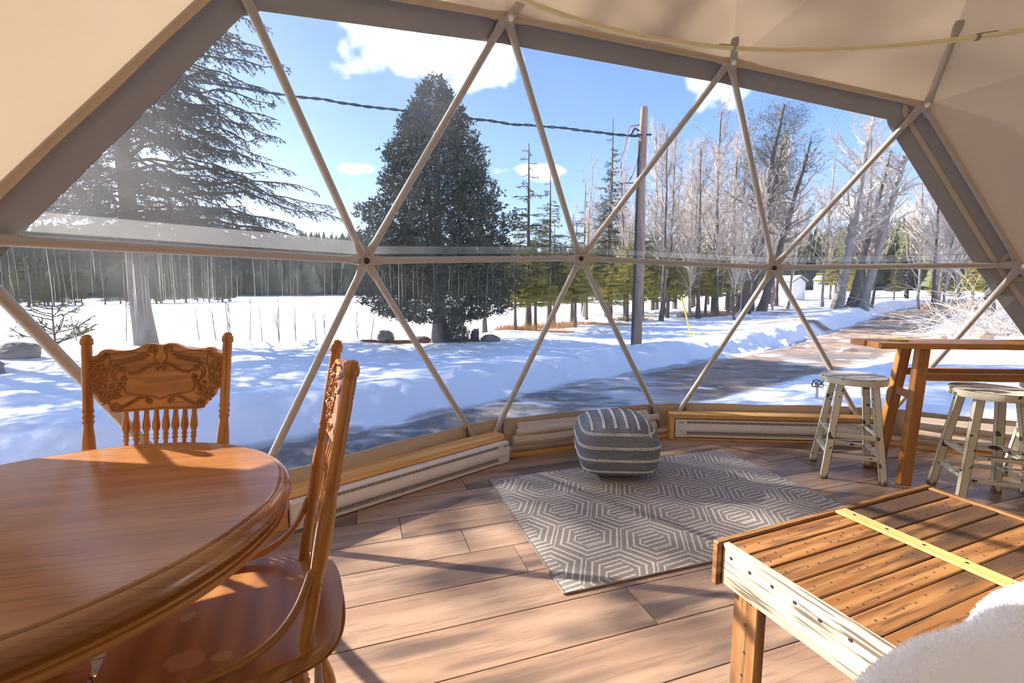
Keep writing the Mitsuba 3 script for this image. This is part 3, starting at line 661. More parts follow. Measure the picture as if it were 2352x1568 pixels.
def chair_parts():
    ps = []
    s = ringslab(smooth_loop(SEAT)[:: 1], [(.022, .405), (.010, .407), (.002, .414), (0, .424), (.002, .434), (.008, .440), (.018, .4415)], .009, 9)
    ps.append(('seat', (s[0], s[1], np.column_stack([s[0][:, 0] * 1.0 + 4.4, s[0][:, 1] * .6 + s[0][:, 2] + 1.7])), 'oak', True, None))
    for sd in (-1, 1): ps.append(('back_post', lathe(POST, 16, *post_path(sd)), 'oak', True, None))
    ps.append(('back_panel', panel_mesh(), 'oak', False, 'scalloped pressed back panel'))
    ps.append(('carving', carving(), 'oak_dark', True, 'pressed scroll and leaf carving'))
    SP = [(.0, 0), (.006, 0), (.0068, .2), (.0078, .5), (.0062, .70), (.0052, .735), (.0085, .75), (.0052, .765), (.0085, .78), (.0055, .795), (.0105, .84), (.0100, .87), (.0068, .94), (.006, 1)]
    for x in np.linspace(-.092, .092, 8):
        zt = .797; ps.append(('spindle', lathe(SP, 9, (x * .92, -.172, .432), (x, back_y(zt) + curve_y(x), zt)), 'oak', True, None))
    for sd in (-1, 1):
        p = np.array([(sd * .176, back_y(.60) + .012, .604), (sd * .178, back_y(.58) + .016, .58), (sd * .184, -.148, .535), (sd * .190, -.108, .490), (sd * .194, -.050, .462), (sd * .196, .010, .452), (sd * .197, .050, .451)])
        t = np.linspace(0, 1, 30); k = np.linspace(0, 1, len(p)); q = np.stack([PchipInterpolator(k, p[:, i])(t) for i in range(3)], 1)
        e = np.minimum(1, np.minimum(t, 1 - t) * 12 + .35); ps.append(('hip_bracket', tube(q, .0115 * e, 10, True, .0078 * e, np.array([0, .5, 1.0])), 'oak', True, None))
    legs = {}
    for nm, a, b in (('f', (.165, .115, .415), (.190, .150, 0)), ('r', (.140, -.130, .415), (.178, -.215, 0))):
        for sd in (-1, 1):
            A, Bt = np.array(a) * [sd, 1, 1], np.array(b) * [sd, 1, 1]; legs[nm, sd] = (Bt, A)
            ps.append(('leg', lathe(leg_prof(.0185), 14, Bt + [0, 0, .006], A), 'oak', True, None))
            ps.append(('foot_glide', lathe([(0, 0), (.010, 0), (.011, .004), (.011, .009), (0, .009)], 12, Bt), 'steel', True, 'metal foot glide'))
    pt = lambda q, t: q[0] + (q[1] - q[0]) * t
    RG = [(0, 0), (.007, 0), (.010, .3), (.012, .42), (.009, .45), (.013, .5), (.009, .55), (.012, .58), (.010, .7), (.007, 1), (0, 1)]
    for sd in (-1, 1):
        for t in (.30, .46): ps.append(('stretcher', lathe(RG, 10, pt(legs['f', sd], t), pt(legs['r', sd], t)), 'oak', True, None))
    for t in (.36, .54): ps.append(('stretcher', lathe(RG, 10, pt(legs['f', -1], t), pt(legs['f', 1], t)), 'oak', True, None))
    ps.append(('stretcher', lathe(RG, 10, pt(legs['r', -1], .42), pt(legs['r', 1], .42)), 'oak', True, None))
    return [(n, shape(m, mt, sm), lb) for n, m, mt, sm, lb in ps]
CHAIR = chair_parts()
def chair(label, x, y, fwd):
    k = thing('dining_chair', label, 'chair')
    M = mat4((x, y, 0), math.atan2(fwd[1], fwd[0]) - math.pi / 2)
    for n, d, lb in CHAIR:
        if n == 'seat' and 'worn' in label: d = {**d, 'bsdf': {'type': 'ref', 'id': 'oak_worn'}}
        put(k, n, d, None, label='seat with pale worn patches' if n == 'seat' and 'worn' in label else lb, to_world=M)
chair('carved oak press-back chair between the round table and the window, its back facing the glass', -1.018, 1.141, (.202, -.979))
chair('carved oak press-back chair seen from the side, its worn seat half under the round table', -.632, .949, (-.909, -.416))
chair('dark oak chair whose seat corner shows below the near rim of the round table', -.945, .585, (-.40, .916))

# ------------------------------------------------------------------ rug and pouf
rc = np.array([-.14, 2.693]); ra = math.radians(17.8); RX, RY = np.array([math.cos(ra), math.sin(ra)]), np.array([math.sin(ra), -math.cos(ra)])
rk = thing('area_rug', 'grey rug with pale interlocking hexagon maze lines', 'rug')
gx, gy = np.linspace(.004, 1.716, 90), np.linspace(.004, 1.103, 60); GX, GY = np.meshgrid(gx, gy, indexing='ij')
ez = np.minimum(np.minimum(GX, 1.72 - GX), np.minimum(GY, 1.107 - GY))
V = np.column_stack([rc[0] + GX.ravel() * RX[0] + GY.ravel() * RY[0], rc[1] + GX.ravel() * RX[1] + GY.ravel() * RY[1], (.0078 * np.clip(ez / .008, .75, 1) + .0007 * (meshkit.noise(np.stack([GX * 140, GY * 140, GX * 0], -1)) - .5)).ravel()])
i, j = np.meshgrid(np.arange(89), np.arange(59), indexing='ij'); q = (i * 60 + j).ravel()
put(rk, 'pile', (V, np.vstack([np.stack([q, q + 61, q + 60], 1), np.stack([q, q + 1, q + 61], 1)]), np.column_stack([GX.ravel(), GY.ravel()])), 'rug_pile', True)
cor = [rc, rc + RX * 1.72, rc + RX * 1.72 + RY * 1.107, rc + RY * 1.107]
put(rk, 'binding', cat([tube(np.column_stack([np.linspace(a, b, 60), np.full(60, .0042) + .0006 * np.sin(np.arange(60) * 2.1)]), .0042, 6) for a, b in zip(cor, cor[1:] + cor[:1])]), 'rug_edge', True, label='bound rug edge')
pk = thing('pouf', 'square blue-grey woven pouf with white braided stripes, standing on the rug', 'pouf')
PO, PR = np.array([.650, 2.835, .008]), rotz(math.radians(-3))
def pouf_point(u, w):
    """u: angle around, w: -1 bottom to 1 top; a soft rounded box"""
    c, s = np.cos(u), np.sin(u); e = .42
    x, y = np.sign(c) * np.abs(c) ** e, np.sign(s) * np.abs(s) ** e
    k = np.clip(1 - np.abs(w) ** 4.2, 0, 1) ** .42
    k = k * (1 - .10 * np.clip(-w, 0, 1) ** 2)
    b = 1 + .06 * (1 - w * w)
    X, Y, Z = .232 * x * k * b, .232 * y * k * b, .178 * (w + 1) + .012 * (k - .6) * 0
    Z = Z + .022 * (w > 0) * (1 - np.clip((X ** 2 + Y ** 2) / .085, 0, 1)) * np.clip(w, 0, 1) ** 3
    pin = np.exp(-(((X - .215) / .07) ** 2 + ((Y + .20) / .08) ** 2 + ((Z - .315) / .05) ** 2)); X, Y, Z = X - .028 * pin, Y + .028 * pin, Z - .016 * pin
    n = meshkit.fbm(np.stack([X, Y, Z], -1) * 9, 2, 4) - .5
    return np.stack([X * (1 + .03 * n), Y * (1 + .03 * n), Z + .006 * n], -1)
U, W = np.meshgrid(np.linspace(0, 2 * np.pi, 129), np.sin(np.linspace(-1, 1, 73) * np.pi / 2), indexing='ij')
PV = pouf_point(U, W).reshape(-1, 3); i, j = np.meshgrid(np.arange(128), np.arange(72), indexing='ij'); q = (i * 73 + j).ravel()
topm = (PV[:, 2] > .30); uvp = np.where(topm[:, None], PV[:, [1, 0]] * 1.0, np.column_stack([U.ravel() * .23, PV[:, 2]]))
put(pk, 'body', (PV @ PR.T + PO, np.vstack([np.stack([q, q + 73, q + 74], 1), np.stack([q, q + 74, q + 1], 1)]), uvp), 'pouf_weave', True)
def braid(p):
    p = np.asarray(p); c = np.array([0, 0, .18]); n = p - c; n /= np.linalg.norm(n, axis=1, keepdims=True); t = np.gradient(p, axis=0); t /= np.linalg.norm(t, axis=1, keepdims=True); s = np.cross(n, t); s /= np.linalg.norm(s, axis=1, keepdims=True)
    k = np.arange(len(p)); ms = []
    for o, ph in ((-.0044, 0), (.0044, 1.5)):
        r = .0030 + .0010 * np.sin(k * 1.9 + ph); ms.append(tube(p + s * o + n * .001, r, 6))
    m = cat(ms); return m[0] @ PR.T + PO, m[1], m[2]
for z in (.075, .148, .222, .295):
    u = np.linspace(0, 2 * np.pi, 261); w = np.full_like(u, (z / .178) - 1) ; put(pk, 'stripe', braid(pouf_point(u, w)), 'cord_white', True)
from scipy.interpolate import griddata
for x in np.linspace(-.165, .175, 6):
    y = np.linspace(-.19, .19, 70); sel = PV[:, 2] > .2
    z = griddata(PV[sel][:, :2], PV[sel][:, 2], (np.full_like(y, x), y)); ok = np.isfinite(z)
    put(pk, 'stripe', braid(np.column_stack([np.full(ok.sum(), x), y[ok], z[ok] + .0005])), 'cord_white', True)

# ------------------------------------------------------------------ bar table and stools
bk = thing('bar_table', 'tall narrow orange-brown bar table at the window, seen end-on with splayed legs', 'table')
bd = np.array([math.cos(math.radians(-4.6)), math.sin(math.radians(-4.6)), 0]); bn = np.array([-bd[1], bd[0], 0]); b0 = np.array([2.10, 2.635, 0])
bp_ = lambda x, y, z: b0 + bd * x + bn * y + np.array([0, 0, z])
for y0, y1 in ((0, .128), (.1305, .262)): put(bk, 'top_board', beam(bp_(0 if y0 else .012, (y0 + y1) / 2, .8235), bp_(1.62, (y0 + y1) / 2, .8235), y1 - y0, .033, c=.003), 'bar_wood')
feet = {}
for end, x, lean in ((0, .215, .055), (1, 1.42, -.055)):
    for sd, y in ((0, .018), (1, .262)):
        f_, t_ = bp_(x + (.02 if sd else 0), y + (.01 if sd else 0), 0), bp_(x + lean + (.03 if sd else 0), .05 if sd == 0 else .225, .806); feet[end, sd] = (f_, t_)
        put(bk, 'leg', beam(f_, t_, .045, .062, bd, .003), 'bar_wood')
    q = [f + (t - f) * .65 for f, t in (feet[end, 0], feet[end, 1])]; put(bk, 'cross_brace', beam(q[0], q[1], .03, .042), 'bar_wood')
for sd in (0, 1):
    q = [f + (t - f) * .795 for f, t in (feet[0, sd], feet[1, sd])]; put(bk, 'rail', beam(q[0] + bn * (.0 if sd else .0), q[1], .026, .042), 'bar_wood')
cs = thing('coaster', 'small mustard knitted pad lying on the bar table', 'coaster')
a = np.linspace(0, 2 * np.pi, 41)[:-1]; o = np.stack([np.cos(a), np.sin(a)], 1) * (.048 + .003 * np.sin(a * 5))[:, None]
v, f, _ = ringslab(o, [(.002, 0), (0, .003), (.003, .006)], 0, 5); v[:, 2] += .004 * (meshkit.noise(v * 40) - .2) + .006 * np.clip(v[:, 0] / .05, 0, 1) ** 2
put(cs, 'pad', (v + bp_(.20, .15, .8405), f), 'mustard', 30)
put(cs, 'edge', tube(np.column_stack([o, np.full(40, .004)])[list(range(40)) + [0]] + bp_(.20, .15, .8405), .0028, 5), 'mustard', True)
def stool_parts():
    ps = []; h = .62
    ps.append(('seat', lathe([(.168, h - .040), (.171, h - .036), (.172, h - .008), (.170, h - .002)], 40), 'worn_paint', True, 'rounded seat edge'))
    ps.append(('seat_top', lathe([(.1705, h - .003), (.166, h), (.12, h + .0005), (.06, h + .0005), (0, h + .0005)], 40), 'worn_top', True, 'scuffed seat top'))
    ps.append(('seat_edge', cat([tube(np.stack([.1700 * np.cos(a_), .1700 * np.sin(a_), np.full(60, h - .0032)], 1), .0014, 5) for a_ in (np.linspace(0, 2 * np.pi, 60),)]), 'worn_edge', True, 'worn dark rim line'))
    ps.append(('seat_base', lathe([(0, h - .041), (.168, h - .041), (.168, h - .039), (0, h - .039)], 40), 'worn_paint', False, None))
    ft = {}
    for k, (sx, sy) in enumerate(((-1, -1), (1, -1), (1, 1), (-1, 1))):
        f_, t_ = np.array([sx * .150, sy * .150, 0]), np.array([sx * .085, sy * .085, h - .038]); ft[k] = (f_, t_)
        ps.append(('leg', beam(f_, t_, .034, .034, (0, 1, 0), .002), 'worn_paint', False, None))
        d = unit(t_ - f_); F = frame(f_, t_, (0, 1, 0)); ms = []
        for a_, b_ in ((-1, -1), (-1, 1), (1, -1), (1, 1)):
            o_ = F[:, 1] * a_ * .0166 + F[:, 2] * b_ * .0166; ms.append(tube([f_ + o_ + d * .003, t_ + o_], .0011, 4))
        ps.append(('worn_edge', cat(ms), 'worn_edge', False, 'edges worn to dark wood'))
    for k in range(4):
        for t in (.25, .46) if k % 2 == 0 else (.27, .48):
            a_, b_ = [ft[j][0] + (ft[j][1] - ft[j][0]) * t for j in (k, (k + 1) % 4)]
            ps.append(('rung', beam(a_, b_, .026, .020, (0, 0, 1), .0015), 'worn_paint', False, None))
            ps.append(('rung_edge', beam(a_ + [0, 0, .0104], b_ + [0, 0, .0104], .024, .0012, (0, 0, 1), .0004), 'worn_top', False, 'rubbed rung top'))
    return [(n, shape(m, mt, sm), lb) for n, m, mt, sm, lb in ps]
STOOL = stool_parts()
def stool(label, x, y, a):
    k = thing('bar_stool', label, 'stool', None)
    for n, d, lb in STOOL: put(k, n, d, None, label=lb, to_world=mat4((x, y, 0), math.radians(a)))
stool('distressed cream bar stool standing at the end of the bar table', 2.10, 2.81, -22)
stool('distressed cream bar stool standing before the long side of the bar table', 2.565, 2.44, -20)
stool('distressed cream bar stool of which one leg shows behind the other stool', 3.10, 2.56, -31)

# ------------------------------------------------------------------ slatted bench of reclaimed boards
wk = thing('slat_bench', 'low bench of reclaimed slats with a whitened end board', 'bench')
w0 = np.array([.582, 1.209, 0]); wa = math.radians(21.9); wx, wy = np.array([math.cos(wa), math.sin(wa), 0]), np.array([math.sin(wa), -math.cos(wa), 0])
wp = lambda x, y, z: w0 + wx * x + wy * y + np.array([0, 0, z])
LB, WB, ZB = .97, .47, .46
put(wk, 'end_board', beam(wp(.011, .0, ZB - .06), wp(.011, WB - .028, ZB - .06), .022, .120, c=.004), 'white_board', label='whitened weathered end board')
put(wk, 'end_board', beam(wp(LB - .011, .0, ZB - .06), wp(LB - .011, WB, ZB - .06), .022, .120, c=.004), 'pallet')
put(wk, 'side_board', beam(wp(-.014, -.012, ZB - .064), wp(LB + .012, -.012, ZB - .064), .022, .126, c=.004), 'pallet')
put(wk, 'side_board', beam(wp(.0, WB - .012, ZB - .062), wp(LB, WB - .012, ZB - .062), .022, .118, c=.004), 'pallet')
pw = (WB - .030) / 7
for k in range(7):
    put(wk, 'slat', beam(wp(.024, .002 + pw * (k + .5), ZB - .016), wp(LB - .024, .002 + pw * (k + .5), ZB - .016 + rng.uniform(-.001, .001)), pw - .0035, .022, c=.0025), 'pallet')
    ms = []
    for x in np.arange(.05, LB - .03, .056):
        for yy in ((.35, .7) if k % 3 == 1 else (.45,)):
            c = wp(x + rng.uniform(-.018, .018), .002 + pw * (k + yy + rng.uniform(-.12, .12)), ZB - .0056); ms.append(move(lathe([(0, .0), (.0026, .0), (.0026, .0012), (.0014, .0016), (0, .0010)], 7), c))
    put(wk, 'nail', cat(ms), 'screw_dark', kind='stuff', label='row of dark nail heads')
put(wk, 'batten', beam(wp(.488, -.002, ZB + .0005), wp(.488, WB - .024, ZB + .0005), .046, .009, c=.002), 'pine', label='pale cross batten')
for y in (.04, .13, .22, .31, .40): put(wk, 'screw', move(lathe([(0, 0), (.0042, 0), (.004, .0015), (0, .001)], 8), wp(.488 + rng.uniform(-.004, .004), y, ZB + .0046)), 'screw_dark')
for y, z in ((.03, .03), (.09, .035), (.155, .032), (.215, .034), (.275, .036), (.34, .034), (.40, .035)):
    c = wp(-.0002, y, ZB - z); put(wk, 'screw', lathe([(0, 0), (.0048, 0), (.0045, .6), (.003, 1), (0, .7)], 9, c, c - wx * .002), 'screw_dark')
for x, y in ((.045, .06), (LB - .05, .06), (.045, WB - .08), (LB - .05, WB - .08)):
    put(wk, 'leg', beam(wp(x, y, 0), wp(x, y, ZB - .03), .030, .078, wy, .003) if False else move(block(.40, .078, .034, .003), wp(x, y, .212), np.stack([[0, 0, 1.0], wy, np.cross([0, 0, 1.0], wy)], 1)), 'pallet')
for z in (.10, .17, .25, .32): c = wp(.028, .07 + rng.uniform(-.01, .01), z); put(wk, 'screw', lathe([(0, 0), (.004, 0), (.004, .6), (0, .8)], 8, c, c - wx * .0016), 'screw_dark')

# ------------------------------------------------------------------ bed corner under a white fleece
bed = thing('bed', 'bed under the white fleece blanket, only its covered corner in view', 'bed')
e0 = np.array([.453, .575, 0]); ea = math.radians(22.5); ex, ey = np.array([math.cos(ea), math.sin(ea), 0]), np.array([math.sin(ea), -math.cos(ea), 0])
put(bed, 'mattress', move(block(1.30, 1.20, .22, .03), e0 + ex * .69 + ey * .64 + [0, 0, .47], np.stack([ex, -ey, [0, 0, 1]], 1)), 'cord_white')
put(bed, 'base', move(block(1.26, 1.16, .34, .01), e0 + ex * .69 + ey * .64 + [0, 0, .18], np.stack([ex, -ey, [0, 0, 1]], 1)), 'heater_dark')
fl = thing('fleece_blanket', 'white fluffy fleece blanket over the bed corner', 'blanket')
prof = [(-.006, .18), (-.012, .35), (-.010, .50), (-.002, .575), (.012, .600), (.035, .612), (.08, .617), (.16, .618), (.3, .62), (.5, .62), (.75, .62)]
s = np.linspace(0, 1, 150); pr_ = np.array(prof); tt = np.linspace(0, 1, 70) ; kk = np.linspace(0, 1, len(pr_)); oo, zz = PchipInterpolator(kk, pr_[:, 0])(tt), PchipInterpolator(kk, pr_[:, 1])(tt)
S, J = np.meshgrid(s, np.arange(70), indexing='ij')
along = -.03 + S * 1.33; corner = np.clip(1 - along / .14, 0, 1) ** 2 * .10
wob = .008 * np.sin(along * 9 + .8) + .002 * np.sin(along * 23) + .020 * np.exp(-((along - .36) / .10) ** 2) - .040 + corner * .3
Q = e0 + along[..., None] * ex + (oo[J] + wob)[..., None] * ey; Q[..., 2] = zz[J] - .03 * np.clip(1 - along / .10, 0, 1) ** 2 * (oo[J] > -.02)
Q = Q + .005 * (meshkit.fbm(Q * 9, 3, 2)[..., None] - .5) * [1, 1, 1.2]
FV = Q.reshape(-1, 3); i, j = np.meshgrid(np.arange(149), np.arange(69), indexing='ij'); q = (i * 70 + j).ravel(); FF = np.vstack([np.stack([q, q + 70, q + 71], 1), np.stack([q, q + 71, q + 1], 1)])
put(fl, 'cloth', (FV, FF, None), 'fleece', True)
r3 = np.random.default_rng(11); sel = r3.integers(0, 149 * 69, 26000); ii, jj = sel // 69, 6 + (sel % 69) * 34 // 69
pp = Q[ii, jj] + (Q[np.minimum(ii + 1, 149), jj] - Q[ii, jj]) * r3.random((26000, 1)) + (Q[ii, jj + 1] - Q[ii, jj]) * r3.random((26000, 1))
nn = np.cross(Q[np.minimum(ii + 1, 149), jj] - Q[ii, jj] + 1e-9, Q[ii, jj + 1] - Q[ii, jj]); nn /= np.linalg.norm(nn, axis=1, keepdims=True) + 1e-9; nn *= np.where((nn * (pp - (e0 + ex * .7 + ey * .6 + np.array([0, 0, .45])))).sum(1, keepdims=True) < 0, -1, 1)
put(fl, 'pile', leafs(pp - nn * .001, nn + r3.normal(0, .7, nn.shape), r3.uniform(.004, .010, 26000), .0016, r3), 'fleece', kind='stuff', label='short fleece pile')
# ------------------------------------------------------------------ snowy ground, drive, lake and far shore as one height field
FAR = np.array([(-14, -6), (-8, .6), (-5, 2.9), (-3.0, 4.3), (-2.2, 4.84), (-1.66, 5.13), (-1.37, 5.35), (-.96, 5.82), (-.44, 6.22), (.154, 6.88), (.857, 7.39), (1.7, 8.05), (2.7, 8.76), (3.89, 9.67), (5.32, 10.72), (7.24, 12.28), (10.7, 15.7), (15.4, 19.9), (22, 26.5), (30, 33)])
NEAR = np.array([(-12, -9), (-6.5, -2), (-4.2, 1.2), (-2.6, 3.1), (-.7, 4.6), (.9, 5.5), (2.29, 6.22), (2.99, 6.6), (3.98, 7.27), (5.29, 8.24), (6.72, 9.14), (9.04, 10.93), (11.5, 13.04), (15.5, 16.95), (21.6, 22.5), (32, 32)])
def side(line, x, y):
    """signed distance to the line, positive to its left"""
    best, sg = np.full(x.shape, 1e9), np.zeros(x.shape)
    for a, b in zip(line[:-1], line[1:]):
        d = b - a; t = np.clip(((x - a[0]) * d[0] + (y - a[1]) * d[1]) / (d @ d), 0, 1); dx, dy = x - a[0] - t * d[0], y - a[1] - t * d[1]
        r = np.hypot(dx, dy); s = np.sign(d[0] * dy - d[1] * dx); m = r < best; best = np.where(m, r, best); sg = np.where(m, s, sg)
    return best * sg
def st(a, b, x): t = np.clip((x - a) / (b - a), 0, 1); return t * t * (3 - 2 * t)
def ground(x, y, fine=True):
    x, y = np.asarray(x, float), np.asarray(y, float); P = np.stack([x, y, 0 * x], -1)
    df, dn = side(FAR, x, y), -side(NEAR, x, y); r = np.hypot(x, y)
    n1, n2 = meshkit.fbm(P * .35, 3, 1) - .5, meshkit.fbm(P * 2.2, 4, 2) - .5
    bank = .16 + .12 * (meshkit.noise(P * .6, 9) - .5)
    right = st(3, 22, x) * st(8, 20, y)
    plain = -.27 + .22 * n1 * st(0, 3, df) + .42 * right
    road = -.45 + .30 * st(9, 30, r) * st(6, 20, x)
    zf = np.where(df < .75, road + (plain + bank - road) * st(-.05, .75, df), plain + bank * (1 - st(.8, 2.6, df)))
    zn = np.where(dn < .8, road + (-.36 + .16 * st(4, 9, x) - road) * st(-.05, .8, dn), -.36 + .16 * st(4, 9, x) + .16 * n1 + .22 * st(6, 14, x) * st(1, 4, dn))
    z = np.where(df > 0, zf, np.where(dn > 0, zn, road))
    ys = 12.9 + np.logaddexp(0, (x + .5) * 2.2) * 3 + .5 * n1
    z = z + (-1.35 - z) * st(0, 3.5, y - ys) * (df > 0)
    z = np.where(r > 110, z + (-1.35 - z) * st(110, 130, r) * (x < 40), z)
    hill = st(140, 270, r) * 14 * (.75 + .5 * meshkit.noise(P * .012, 4)); z = z + hill
    if fine:
        rough = np.where((df > -.1) & (df < 1.2), .17, np.where((dn > 0) & (dn < 1.0), .09, .040)) * np.clip(1.6 - r / 40, .2, 1)
        onroad = (df < 0) & (dn < 0)
        z = z + np.where(onroad, .022, rough) * n2 * np.where(z < -1.3, .2, 1) + np.where(onroad, 0, .014) * (meshkit.fbm(P * 9, 2, 7) - .5)
    return z
rr = np.concatenate([np.linspace(1.5, 14, 330), np.geomspace(14.06, 420, 190)]); aa = np.concatenate([np.linspace(-180, -62, 60)[:-1], np.linspace(-62, 62, 620), np.linspace(62, 180, 60)[1:]])
R_, A_ = np.meshgrid(rr, np.radians(aa), indexing='ij'); GXX, GYY = R_ * np.sin(A_), R_ * np.cos(A_)
gx_, gy_ = GXX.ravel(), GYY.ravel(); gz_ = ground(gx_, gy_)
gz_ = np.where(np.hypot(gx_ - DC[0], gy_ - DC[1]) < 3.75, np.minimum(gz_, -.42), gz_)
P_ = np.stack([gx_, gy_, 0 * gx_], -1); df_, dn_ = side(FAR, gx_, gy_), -side(NEAR, gx_, gy_)
f1, f2, f3 = meshkit.fbm(P_ * 1.3, 5, 21), meshkit.fbm(P_ * np.array([2.2, 6., 1]), 4, 22), meshkit.fbm(P_ * 14, 3, 23)
snow = np.array([.84, .86, .90]); dirt, wet_shade, ice = np.array([.25, .175, .13]), np.array([.12, .115, .115]), np.array([.60, .62, .66])
col = np.tile(snow, (len(gx_), 1))
def lay(c, k): global col; col = col + (np.asarray(c) - col) * np.clip(k, 0, 1)[:, None]
edge_n = .22 * (f1 - .5)
road_k = st(.06, -.12, df_ + edge_n * .5) * st(.10, -.15, dn_ + edge_n * .8)
lay(dirt * .9, road_k * st(1.0, 3.2, gx_)); lay(wet_shade * 1.25, road_k * (1 - st(.6, 2.6, gx_)))
lay((.33, .24, .17), road_k * st(.52, .66, f1) * .8 * st(1, 3, gx_)); lay(wet_shade, road_k * st(.56, .66, f2) * .8); lay(ice, road_k * st(.55, .70, 1 - f1 * .6 - f2 * .4) * .75); lay((.45, .37, .30), road_k * st(.60, .75, f3) * .5)
lay(wet_shade, road_k * st(1.2, .2, np.hypot((gx_ - 7.4) / 2.2, (gy_ - 10.4) / 1.0)) * .85); lay(snow * .95, road_k * st(.58, .66, f1 * .5 + f2 * .5) * .6 * st(6.2, 7.2, gx_) * st(9.4, 8.4, gx_))  # dark oval on the drive: wet ground plus a cast shadow laid into the colour
lay((.16, .14, .13), st(.10, .0, np.abs(df_ - .02)) * .6 * (f1 > .42))
for cx, cy, a, b in ((-2.6, 12.3, 1.3, .35), (-1.7, 12.0, 1.0, .3), (1.2, 15.2, 1.2, .5), (3.0, 17.2, 1.6, .5), (10.2, 16.4, 1.2, .35)):      # bare ground with dead leaves
    q = np.hypot((gx_ - cx) / a, (gy_ - cy) / b); lay((.21, .115, .065), st(1.05, .8, q + (f1 - .5) * 1.2) * .95)
fl_ = st(0, 3, df_) * st(4, 10, gx_ - .15 * gy_) * st(14, 18, gy_) * (np.hypot(gx_, gy_) < 90); lay((.22, .17, .14), fl_ * st(.56, .64, f1) * .8)
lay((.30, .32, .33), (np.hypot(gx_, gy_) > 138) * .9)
gi, gj = np.meshgrid(np.arange(len(rr) - 1), np.arange(len(aa) - 1), indexing='ij'); q = (gi * len(aa) + gj).ravel()
gm = (np.column_stack([gx_, gy_, gz_]), np.vstack([np.stack([q, q + len(aa) + 1, q + len(aa)], 1), np.stack([q, q + 1, q + len(aa) + 1], 1)]))
structure('ground', 'snowy ground with the ploughed driveway and the frozen lake')
scene['ground'] = mikit.ply(gm, 'ground_mix', smooth=True, color=col)
gzs = lambda x, y: float(ground(np.array([x]), np.array([y]))[0])

# ------------------------------------------------------------------ trees
def spruce(h, base, rmax, seed, tri_len=.06, n_br=150, droop=.35, gap=0.0, wind=(0, 0), dens=1.0, sym=None, taper=1.0, wid=.30, hang=-.25, tw=.45):
    r = np.random.default_rng(seed); n = n_br
    z = base + (h - base) * (1 - np.sqrt(r.random(n))) ** 1.0; z = np.sort(z)
    az = r.uniform(0, 2 * np.pi, n); f = (z - base) / (h - base)
    L = rmax * np.clip(1 - f, .02, 1) ** taper * r.uniform(.6, 1.1, n) + .12
    if sym is not None: L = L * sym(az, z)
    d = np.stack([np.cos(az), np.sin(az), 0 * az], 1); m = 9; s = np.linspace(0, 1, m)
    path = np.zeros((n, m, 3)); path[:, :, :2] = d[:, None, :2] * (L[:, None] * s)[:, :, None]
    path[:, :, 2] = z[:, None] + L[:, None] * (.18 * s - droop * s * s + .10 * s ** 4) + r.normal(0, .02, (n, m)) * L[:, None]
    a, b = path[:, :-1].reshape(-1, 3), path[:, 1:].reshape(-1, 3); rad = (.012 + .012 * L[:, None] * (1 - s[:-1])).ravel()
    wood_ = sticks(a, b, rad * .8, rad * .6, 3)
    P, D, W = [], [], []
    k_tw = np.maximum((L / .13 * dens).astype(int), 3)
    for i in range(n):
        k = k_tw[i]; t = r.uniform(.12 + gap, 1.0, k); j = np.minimum((t * (m - 1)).astype(int), m - 2); u = t * (m - 1) - j
        p = path[i, j] * (1 - u)[:, None] + path[i, j + 1] * u[:, None]; tg = path[i, j + 1] - path[i, j]; tg /= np.linalg.norm(tg, axis=1, keepdims=True)
        sd = np.cross(tg, [0, 0, 1.0]) * r.choice([-1, 1], k)[:, None]; dr_ = tg * .75 + sd * r.uniform(.3, 1.0, (k, 1)) + [0, 0, hang] + r.normal(0, .15, (k, 3)); dr_ /= np.linalg.norm(dr_, axis=1, keepdims=True)
        tl = np.minimum(tw, .35 * L[i] + .05) * (1.15 - t) ** .5 * r.uniform(.5, 1.1, k)
        nn_ = np.maximum((tl / tri_len * 3.2).astype(int), 2)
        idx = np.repeat(np.arange(k), nn_); q = r.random(len(idx)); P.append(p[idx] + dr_[idx] * (tl[idx] * q)[:, None]); D.append(dr_[idx] * .8 + r.normal(0, .55, (len(idx), 3)))
    P, D = np.vstack(P), np.vstack(D)
    fol = leafs(P, D, tri_len * r.uniform(.6, 1.3, len(P)), tri_len * wid, r)
    return fol, wood_
def cedar(h, prof, seed, n=9000, l=.075, tilt=.25, hole=.5):
    """prof: [(height, radius)]"""
    r = np.random.default_rng(seed); prof = np.array(prof); z = r.uniform(prof[0, 0], prof[-1, 0], n * 3); R = np.interp(z, prof[:, 0], prof[:, 1])
    keep = r.random(n * 3) < R / prof[:, 1].max(); z, R = z[keep][:n], R[keep][:n]; az = r.uniform(0, 2 * np.pi, len(z)); q = np.sqrt(r.uniform(.10, 1, len(z)))
    R = R * (1 + .16 * (meshkit.noise(np.stack([np.cos(az) * 2.2, np.sin(az) * 2.2, z * 1.3], 1), seed) - .5) * 2) * (1 + .08 * np.sin(z * 9 + az * 3))
    p = np.stack([R * q * np.cos(az), R * q * np.sin(az), z + .12 * (q - .5)], 1)
    lump = meshkit.fbm(p * 2.1, 3, seed + 1); p = p[lump > .5 - .11 * (1 - hole) * 4 + .0]
    k = 7; c = np.repeat(p, k, 0); out = c - np.stack([0 * c[:, 0], 0 * c[:, 0], c[:, 2]], 1); out /= np.linalg.norm(out, axis=1, keepdims=True) + 1e-6
    D = out * .6 + [0, 0, tilt] + r.normal(0, .6, c.shape); c = c + r.normal(0, .035, c.shape)
    return leafs(c, D, l * r.uniform(.6, 1.3, len(c)), l * .55, r), None
